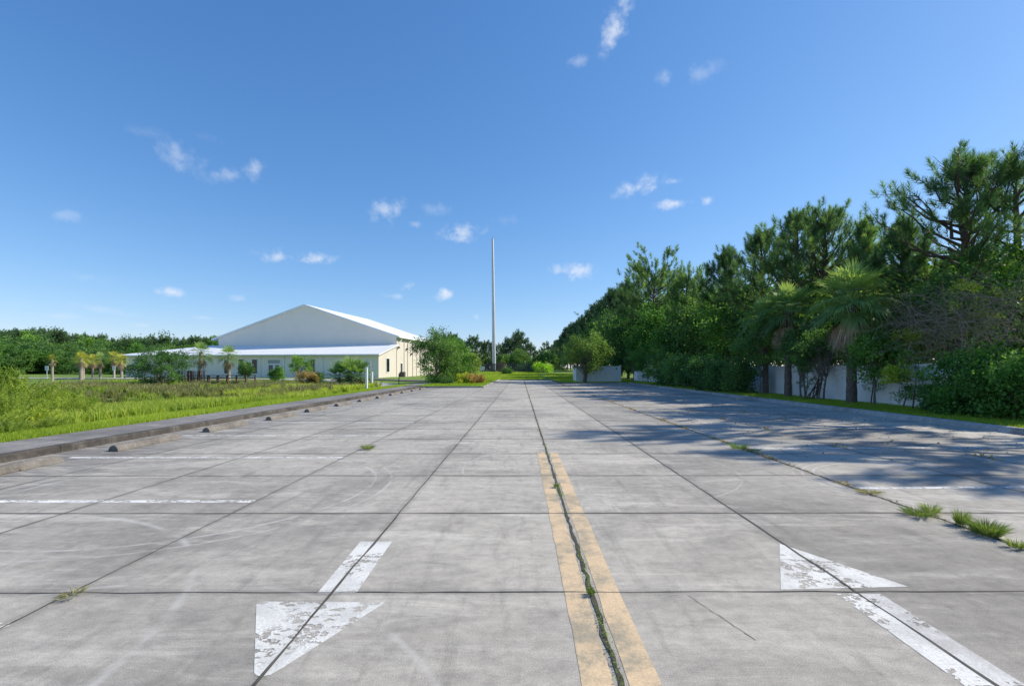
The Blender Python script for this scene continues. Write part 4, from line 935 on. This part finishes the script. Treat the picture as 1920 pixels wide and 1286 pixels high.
# behind the hall between roof and sky, right of the wood
# ------------------------------------------------------------------ palms on the left
gl = 'palms on the lawn left of the hall'
def lpalm(px, Yq, ycr, R_, m, lab, seed, bk='barkpalmpale', tr=.13, nf=26, dead=12, lean=(0, 0)):
    x, y, z = gpos(px, Yq); palm('palm_tree', (x, y, z), lab, seed, ztop(ycr, Yq)-z, R_, nf, dead, tr, m, bk, gl, lean, seg=16)
lpalm(98, 60, 674, .85, 'palmyellow', 'palm with a stunted orange yellow crown on the left lawn', 31, nf=16)
lpalm(152, 64, 672, 1.25, 'palmyellow', 'yellow green palm with a stout pale double looking trunk', 32, tr=.2)
lpalm(156.5, 66, 674, 1.15, 'palmyellow', 'palm sharing a clump with the stout pale trunked one', 33)
lpalm(174, 68, 675, 1.15, 'palmyellow', 'thin trunked yellowing palm in the middle of the left row', 34, tr=.12)
lpalm(188, 70, 673, 1.3, 'palm', 'greener palm right of the thin trunked yellowing one', 35, tr=.14)
lpalm(214, 70, 671, 1.3, 'palmyellow', 'yellow palm just left of the building end', 36, tr=.13)
lpalm(228, 69, 675, 1.3, 'palmyellow', 'palm with hanging dead fronds against the building corner', 37, tr=.15, dead=20)
lpalm(374, 60, 662, 1.85, 'palm', 'taller green palm behind the footbridge before the wing', 38, nf=34, tr=.2, lean=(.2, 0))
lpalm(429, 61, 667, 1.75, 'palm', 'green palm with a pale trunk before the dark windows', 39, nf=34, tr=.17)
# palmetto clump
e = empty('palmetto_clump', gpos(657, 50), 0, 'spiky fan palmetto clump left of the white pipe posts', 'palmetto'); e.scale = (1.25, 1.25, 1.5); r = np.random.default_rng(44)
c = MB(); w = MB()
for (ox, oy, h0) in ((-.9,0,.5),(.1,-.2,.7),(.7,.2,.6),(-.3,.4,.7)):
    w.tube([(ox*.6,oy,-.1),(ox,oy,h0)], .14, 8)
    for k in range(26):
        g = k*2.4; el = R(85-95*(k+.5)/26); d = np.array([cos(g)*cos(el), sin(g)*cos(el), sin(el)]); fan(c, np.array([ox, oy, h0]), d, r, .9*r.uniform(.8, 1.15), .85, 18, .7-.4*k/26, spread=2.2, droop=.12, w=.05)
obj('stems', w, M['barkpalmpale'], e); obj('fronds', c, M['palm'], e)
c = MB()
for k in range(26):
    g = k*2.4; el = R(r.uniform(-40, 10)); d = np.array([cos(g)*cos(el), sin(g)*cos(el), sin(el)]); fan(c, np.array([r.uniform(-.6, .7), 0, .55]), d, r, .7, .6, 12, r.random(), spread=1.5, droop=.5)
obj('dead_fronds', c, M['palmdead'], e)
# shrubs and small trees before the hall
for px, Yq, yt, rad, m_, st_, z0, lab, nm, cat in (
  (300,50,655,2.55,'leafdark',4,.05,'wide dark green round shrub before the left wing','large_shrub','shrub'),
  (562,56,668,1.5,'leafmid',3,.3,'small loose crowned tree between door and palmetto','small_tree','tree'),
  (461,58,681,.75,'leafdark',2,.3,'small dark leafed shrub between two dark windows','shrub','shrub'),
  (520,58,690,.9,'leafmid',3,.0,'low green shrub before the entrance doors','shrub','shrub'),
  (577,52,697,1.2,'russet',3,.0,'russet leafed shrub at the foot of the small loose tree','shrub','shrub'),
  (598,53,700,.9,'leafdark',3,.0,'low dark shrub left of the palmetto clump','shrub','shrub')):
    x, y, z = gpos(px, Yq); h = ztop(yt, Yq)-z
    broad(nm, (x, y, z), lab, None, m=m_, cat=cat, seed=700+int(px), h=h, rad=rad, z0=z0, stems=st_, tr=.06, nc=90 if rad > 2 else 34, nl=150 if rad > 2 else 90, rc=.5 if rad > 2 else .32, ls=.16, asp=.24, wisps=.25)

# ------------------------------------------------------------------ grass, reeds, weeds
def not_paved(x, y): return ~((x > -10.12) & (x < -8.5) & (y < 42))
tag(grassblades('verge_grass', (12.1, 15.6, 8.5, 56), 150000, .05, .17, 'grass', .02, seed=2), 'bright grass strip between the right kerb and the fence', 'grass')
tag(grassblades('bank_grass', (-15.5, -10.02, 8.5, 45), 150000, .06, .22, 'grass', .02, seed=3), 'bright green grass bank behind the sidewalk', 'grass')
tag(grassblades('tall_grass', (-34, -12.3, 9.5, 30), 130000, .25, .75, 'tallgrass', .022, seed=4, clump=.45, cut=lambda x, y: (((x+25)/9.5)**2+((y-31)/6.2)**2 > 1) & (x < -12.3-.02*y)), 'tall bright green grass on the pond bank', 'grass')
tag(grassblades('tall_grass', (-24, -13.5, 24, 46), 60000, .25, .8, 'tallgrass', .022, seed=14, clump=.7, patch=.9, cut=lambda x, y: (((x+25)/9.5)**2+((y-31)/6.2)**2 > 1)), 'tall lime green grass beyond the pond near the sidewalk', 'grass')
tag(grassblades('reeds', (-50, -15.5, 31, 52), 80000, .25, .95, 'reed', .02, seed=5, clump=.9, patch=.5, cut=lambda x, y: (((x+25)/8.7)**2+((y-31)/5.4)**2 > 1) & (x < -13-.1*(y-30))), 'dry brown reeds around the far side of the pond', 'reeds')
tag(grassblades('marsh_grass', (-50, -18, 33, 56), 60000, .2, .75, 'tallgrass', .025, seed=6, clump=.9, patch=.8), 'olive marsh grass among the dry reeds', 'grass')
tag(grassblades('lawn_grass', (-10, 4, 73.2, 108), 30000, .06, .16, 'grass', .02, seed=7), 'mown grass beyond the end of the lot', 'grass')
tag(grassblades('lawn_grass', (4.6, 16, 53.5, 100), 30000, .06, .16, 'grass', .02, seed=8), 'shaded mown grass beside the far end of the lot', 'grass')
tag(grassblades('lawn_grass', (-9, -3.35, 41.2, 73), 20000, .06, .2, 'grass', .02, seed=9), 'grass of the lawn island with the bushy trees', 'grass')
# feathery dog fennel bushes at the left
def fennel_mesh(seed, h, rad, ns=60):
    r = np.random.default_rng(seed); c = MB(); w = MB()
    for k in range(ns):
        az = r.uniform(0, 6.28); out_ = rad*r.uniform(.1, 1.0); hh = h*r.uniform(.6, 1.05)*(1-.3*(out_/rad)**2); s = np.linspace(0, 1, 7)
        o = np.array([cos(az), sin(az), 0])*out_*.35; d = np.array([cos(az), sin(az), 0])
        p = o+d*(out_*.65*s**2)[:, None]; p[:, 2] = hh*(s-.22*s**3)*1.15
        w.tube(p, .008*(1-.7*s), 3, cap=False); n = 110
        a = r.uniform(.25, 1, n); q = np.stack([np.interp(a, s, p[:, i]) for i in range(3)], -1); dd = unit(rsph(r, n)+d*.4+np.array([0, 0, .1])); l = r.uniform(.08, .24, (n, 1))*(1.2-.6*a[:, None])
        tip = q+dd*l; tip[:, 2] -= l[:, 0]*.25; blades(c, q, tip, .012, np.clip(r.uniform(.2, .6)+r.uniform(-.25, .35, n), 0, 1))
    return w, c
fl = []
for i, (px, Yq, yt, rad) in enumerate(((18,13.5,722,1.1),(-30,11.6,760,.9),(62,12.6,766,.9),(105,15.5,738,1.1),(150,15.6,742,1.0),(40,17.0,702,1.3),(-5,16.5,690,1.3),(95,12.2,790,.6),(185,16.2,762,.8),(10,11.0,792,.5),(132,19,728,1.1),(-25,20,694,1.5))):
    x, y, z = gpos(px, Yq); h = (ztop(yt, Yq)-z)*1.14
    labs = ['big feathery lime shrub on the left bank behind the nearest one','feathery shrub cut by the left edge above the sidewalk','rounded drooping lime shrub in the front row of the left bank','tall lime shrub in the middle of the left bank','drooping lime shrub right of the tall middle one','tall lime shrub in the back row of the left bank','tallest lime shrub at the left edge of the photo','small lime shrub low at the front of the left bank','last lime shrub at the right end, beside the pond water','little bright shrub at the lower left edge by the sidewalk','lime shrub at the back beside the dry reeds','back row lime shrub cut by the left edge']
    if i < 4:
        w, c = fennel_mesh(800+i, max(h, .5), rad, 70); e = empty('feathery_shrub', (x, y, z), 0, labs[i], 'shrub', 'feathery lime green shrubs on the left bank'); obj('stems', w, M['barkgrey'], e); obj('foliage', c, M['fennel'], e); fl.append((e, max(h, .5), rad))
    else:
        e, h0, r0_ = fl[i % 4]; copy_tree(e, (x, y, z), i*1.1, (rad/r0_, rad/r0_, max(h, .5)/h0), labs[i])
# weeds growing from the joints
def tuft(name, x, y, rad, h, n, m, label, seed, ex=1., flat=False, cat='weed'):
    r = np.random.default_rng(seed); mb = MB(); a = r.uniform(0, 6.28, n); rr_ = rad*np.sqrt(r.random(n)); b_ = np.stack([rr_*np.cos(a)*.55, rr_*np.sin(a)*.55*ex, np.zeros(n)+.005], -1)
    hh = h*r.uniform(.4, 1.1, n); ln_ = r.uniform(.2, .9, n)*rad; tip = b_+np.stack([np.cos(a)*ln_, np.sin(a)*ln_, hh], -1); mid = (b_+tip)/2+np.array([0, 0, 1])*(hh*.18)[:, None]
    blades2(mb, b_, mid, tip, .0035 if not flat else .012, r.uniform(.2, 1, n)); o = obj(name, mb, M[m]); o.location = (x, y, .008); return tag(o, label, cat, 'weeds growing from the slab joints')
def gxy(px, py): Yq = CH*F/(py-HY); return at(px, Yq), Yq
W_ = [(1720,968,.16,.09,260,'weed','grass tuft, leftmost of those along the right joint',1.2),(1745,962,.13,.11,160,'weed','grass tuft just right of the leftmost one on the right joint',1),
 (1803,985,.09,.17,200,'weed','upright bright grass tuft on the right joint',1),(1850,1003,.16,.15,520,'weed','largest grass tuft on the right joint, low at the right edge',1.3),(1905,1028,.09,.08,140,'weed','small grass tuft at the right edge of the photo',1),
 (1630,925,.18,.04,160,'reed','dry flattened weed where the stall line meets the right joint',.6),(1385,842,.22,.13,200,'leafolive','sparse olive weed on the right joint by the far stall line',.8),(1415,846,.14,.06,90,'leafolive','tiny olive weed right beside the sparse olive one',.8),
 (690,843,.15,.10,220,'weed','yellow green grass tuft alone on the left joint',.8),(135,1118,.08,.03,90,'reed','dry grass tuft low at the left where two joints cross',1.6),(1043,914,.05,.045,110,'weed','small green weed high between the yellow lines',1),(1108,1116,.035,.05,90,'weed','bright green weed between the yellow lines on the cross joint',1.4)]
for i, (px, py, rad, h, n, m_, lab, ex) in enumerate(W_):
    x, y = gxy(px, py); tuft('weed_tuft', x, y, rad*.95, h*.85, int(n*1.3), m_, lab, 900+i, ex)
# moss and creeping weeds
mb = MB(); r = np.random.default_rng(78); n = 1500; y = 2.6*(14/2.6)**r.random(n); x = 4.36+r.normal(0, .05, n); a = r.uniform(0, 6.28, n); l_ = r.uniform(.02, .09, n)
k = np.sin(y*4.2)+np.sin(y*9.7+1) > r.uniform(-.6, 1.6, n); b_ = np.stack([x, y, np.full(n, .006)], -1)[k]; blades(mb, b_, b_+np.stack([np.cos(a)*l_, np.sin(a)*l_*1.4, l_*r.uniform(.05, .5, n)], -1)[k], .005, r.random(int(k.sum())))
tag(obj('dry_weeds', mb, M['reed']), 'dry weed stalks lying along the right joint', 'weeds', kind='stuff')
r = np.random.default_rng(77); mb = MB(); n = 2600
y = 2.0*(73/2.)**r.random(n); f = np.sin(y*5.3)+np.sin(y*2.1+1)+np.sin(y*11)*.7; k = f > r.uniform(-.6, 1.6, n); y = y[k]; n = len(y)
x = .494+r.normal(0, .013, n)*(1+y*.03); P_ = np.stack([x, y, np.full(n, .012)], -1); D_ = unit(rsph(r, n)*[1, 1, .5]+[0, 0, .35]); leaves(mb, P_, D_, .010*(1+y*.07)*r.uniform(.6, 1.4, n), .35, r.uniform(0, 1, n), r)
tag(obj('creeping_weed', mb, M['leafolive']), 'creeping weeds filling the joint between the yellow lines', 'weeds', kind='stuff')
mb = MB(); n = 5000
y = 5.0*(73/5.)**r.random(n); f = np.sin(y*3.1)+np.sin(y*1.3+2)+np.sin(y*7)*.7; k = f > r.uniform(-.2, 1.7, n); y = y[k]; n = len(y)
x = 4.36+r.normal(0, .03, n)*(1+y*.03); P_ = np.stack([x, y, np.full(n, .012)], -1); D_ = unit(rsph(r, n)+[0, 0, .5]); leaves(mb, P_, D_, (.026*(1+y*.03)*r.uniform(.6, 1.4, n)), .25, r.uniform(0, 1, n), r)
for jx, sd_ in ((6.35,1),(8.2,2),(2.34,3)):
    n = 1600 if jx > 3 else 0
    if not n: continue
    y = 7*(50/7.)**r.random(n); f = np.sin(y*2.1+sd_)+np.sin(y*4.7); k = f > r.uniform(.8, 2.2, n); y = y[k]; n = len(y); x = jx+r.normal(0, .05, n)
    leaves(mb, np.stack([x, y, np.full(n, .012)], -1), unit(rsph(r, n)+[0, 0, .4]), .06*r.uniform(.6, 1.4, n), .25, r.uniform(0, 1, n), r)
tag(obj('creeping_weed', mb, M['russet']), 'creeping weeds along the right hand joints', 'weeds', kind='stuff')
# brown leaf litter by the near wheel stop and on the shaded slabs
mb = MB(); n = 500; x0_, y0_ = gxy(14, 882); P_ = np.stack([x0_+r.normal(0, .09, n), y0_+r.normal(0, .16, n), .01+r.random(n)*.04], -1); leaves(mb, P_, rsph(r, n), .05*r.uniform(.5, 1.3, n), .3, r.uniform(0, 1, n), r)
tag(obj('leaf_litter', mb, M['palmdead']), 'reddish brown dead leaf pile beside the nearest wheel stop', 'leaf litter', kind='stuff')
mb = MB(); n = 900; x_ = r.uniform(5, 11.7, n); y_ = 8*(45/8.)**r.random(n); leaves(mb, np.stack([x_, y_, np.full(n, .01)], -1), unit(rsph(r, n)*[1, 1, .2]+[0, 0, .1]), .05*r.uniform(.5, 1.5, n), .25, r.uniform(0, 1, n), r)
tag(obj('leaf_litter', mb, M['palmdead']), 'scattered dead leaves on the shaded right slabs', 'leaf litter', kind='stuff')
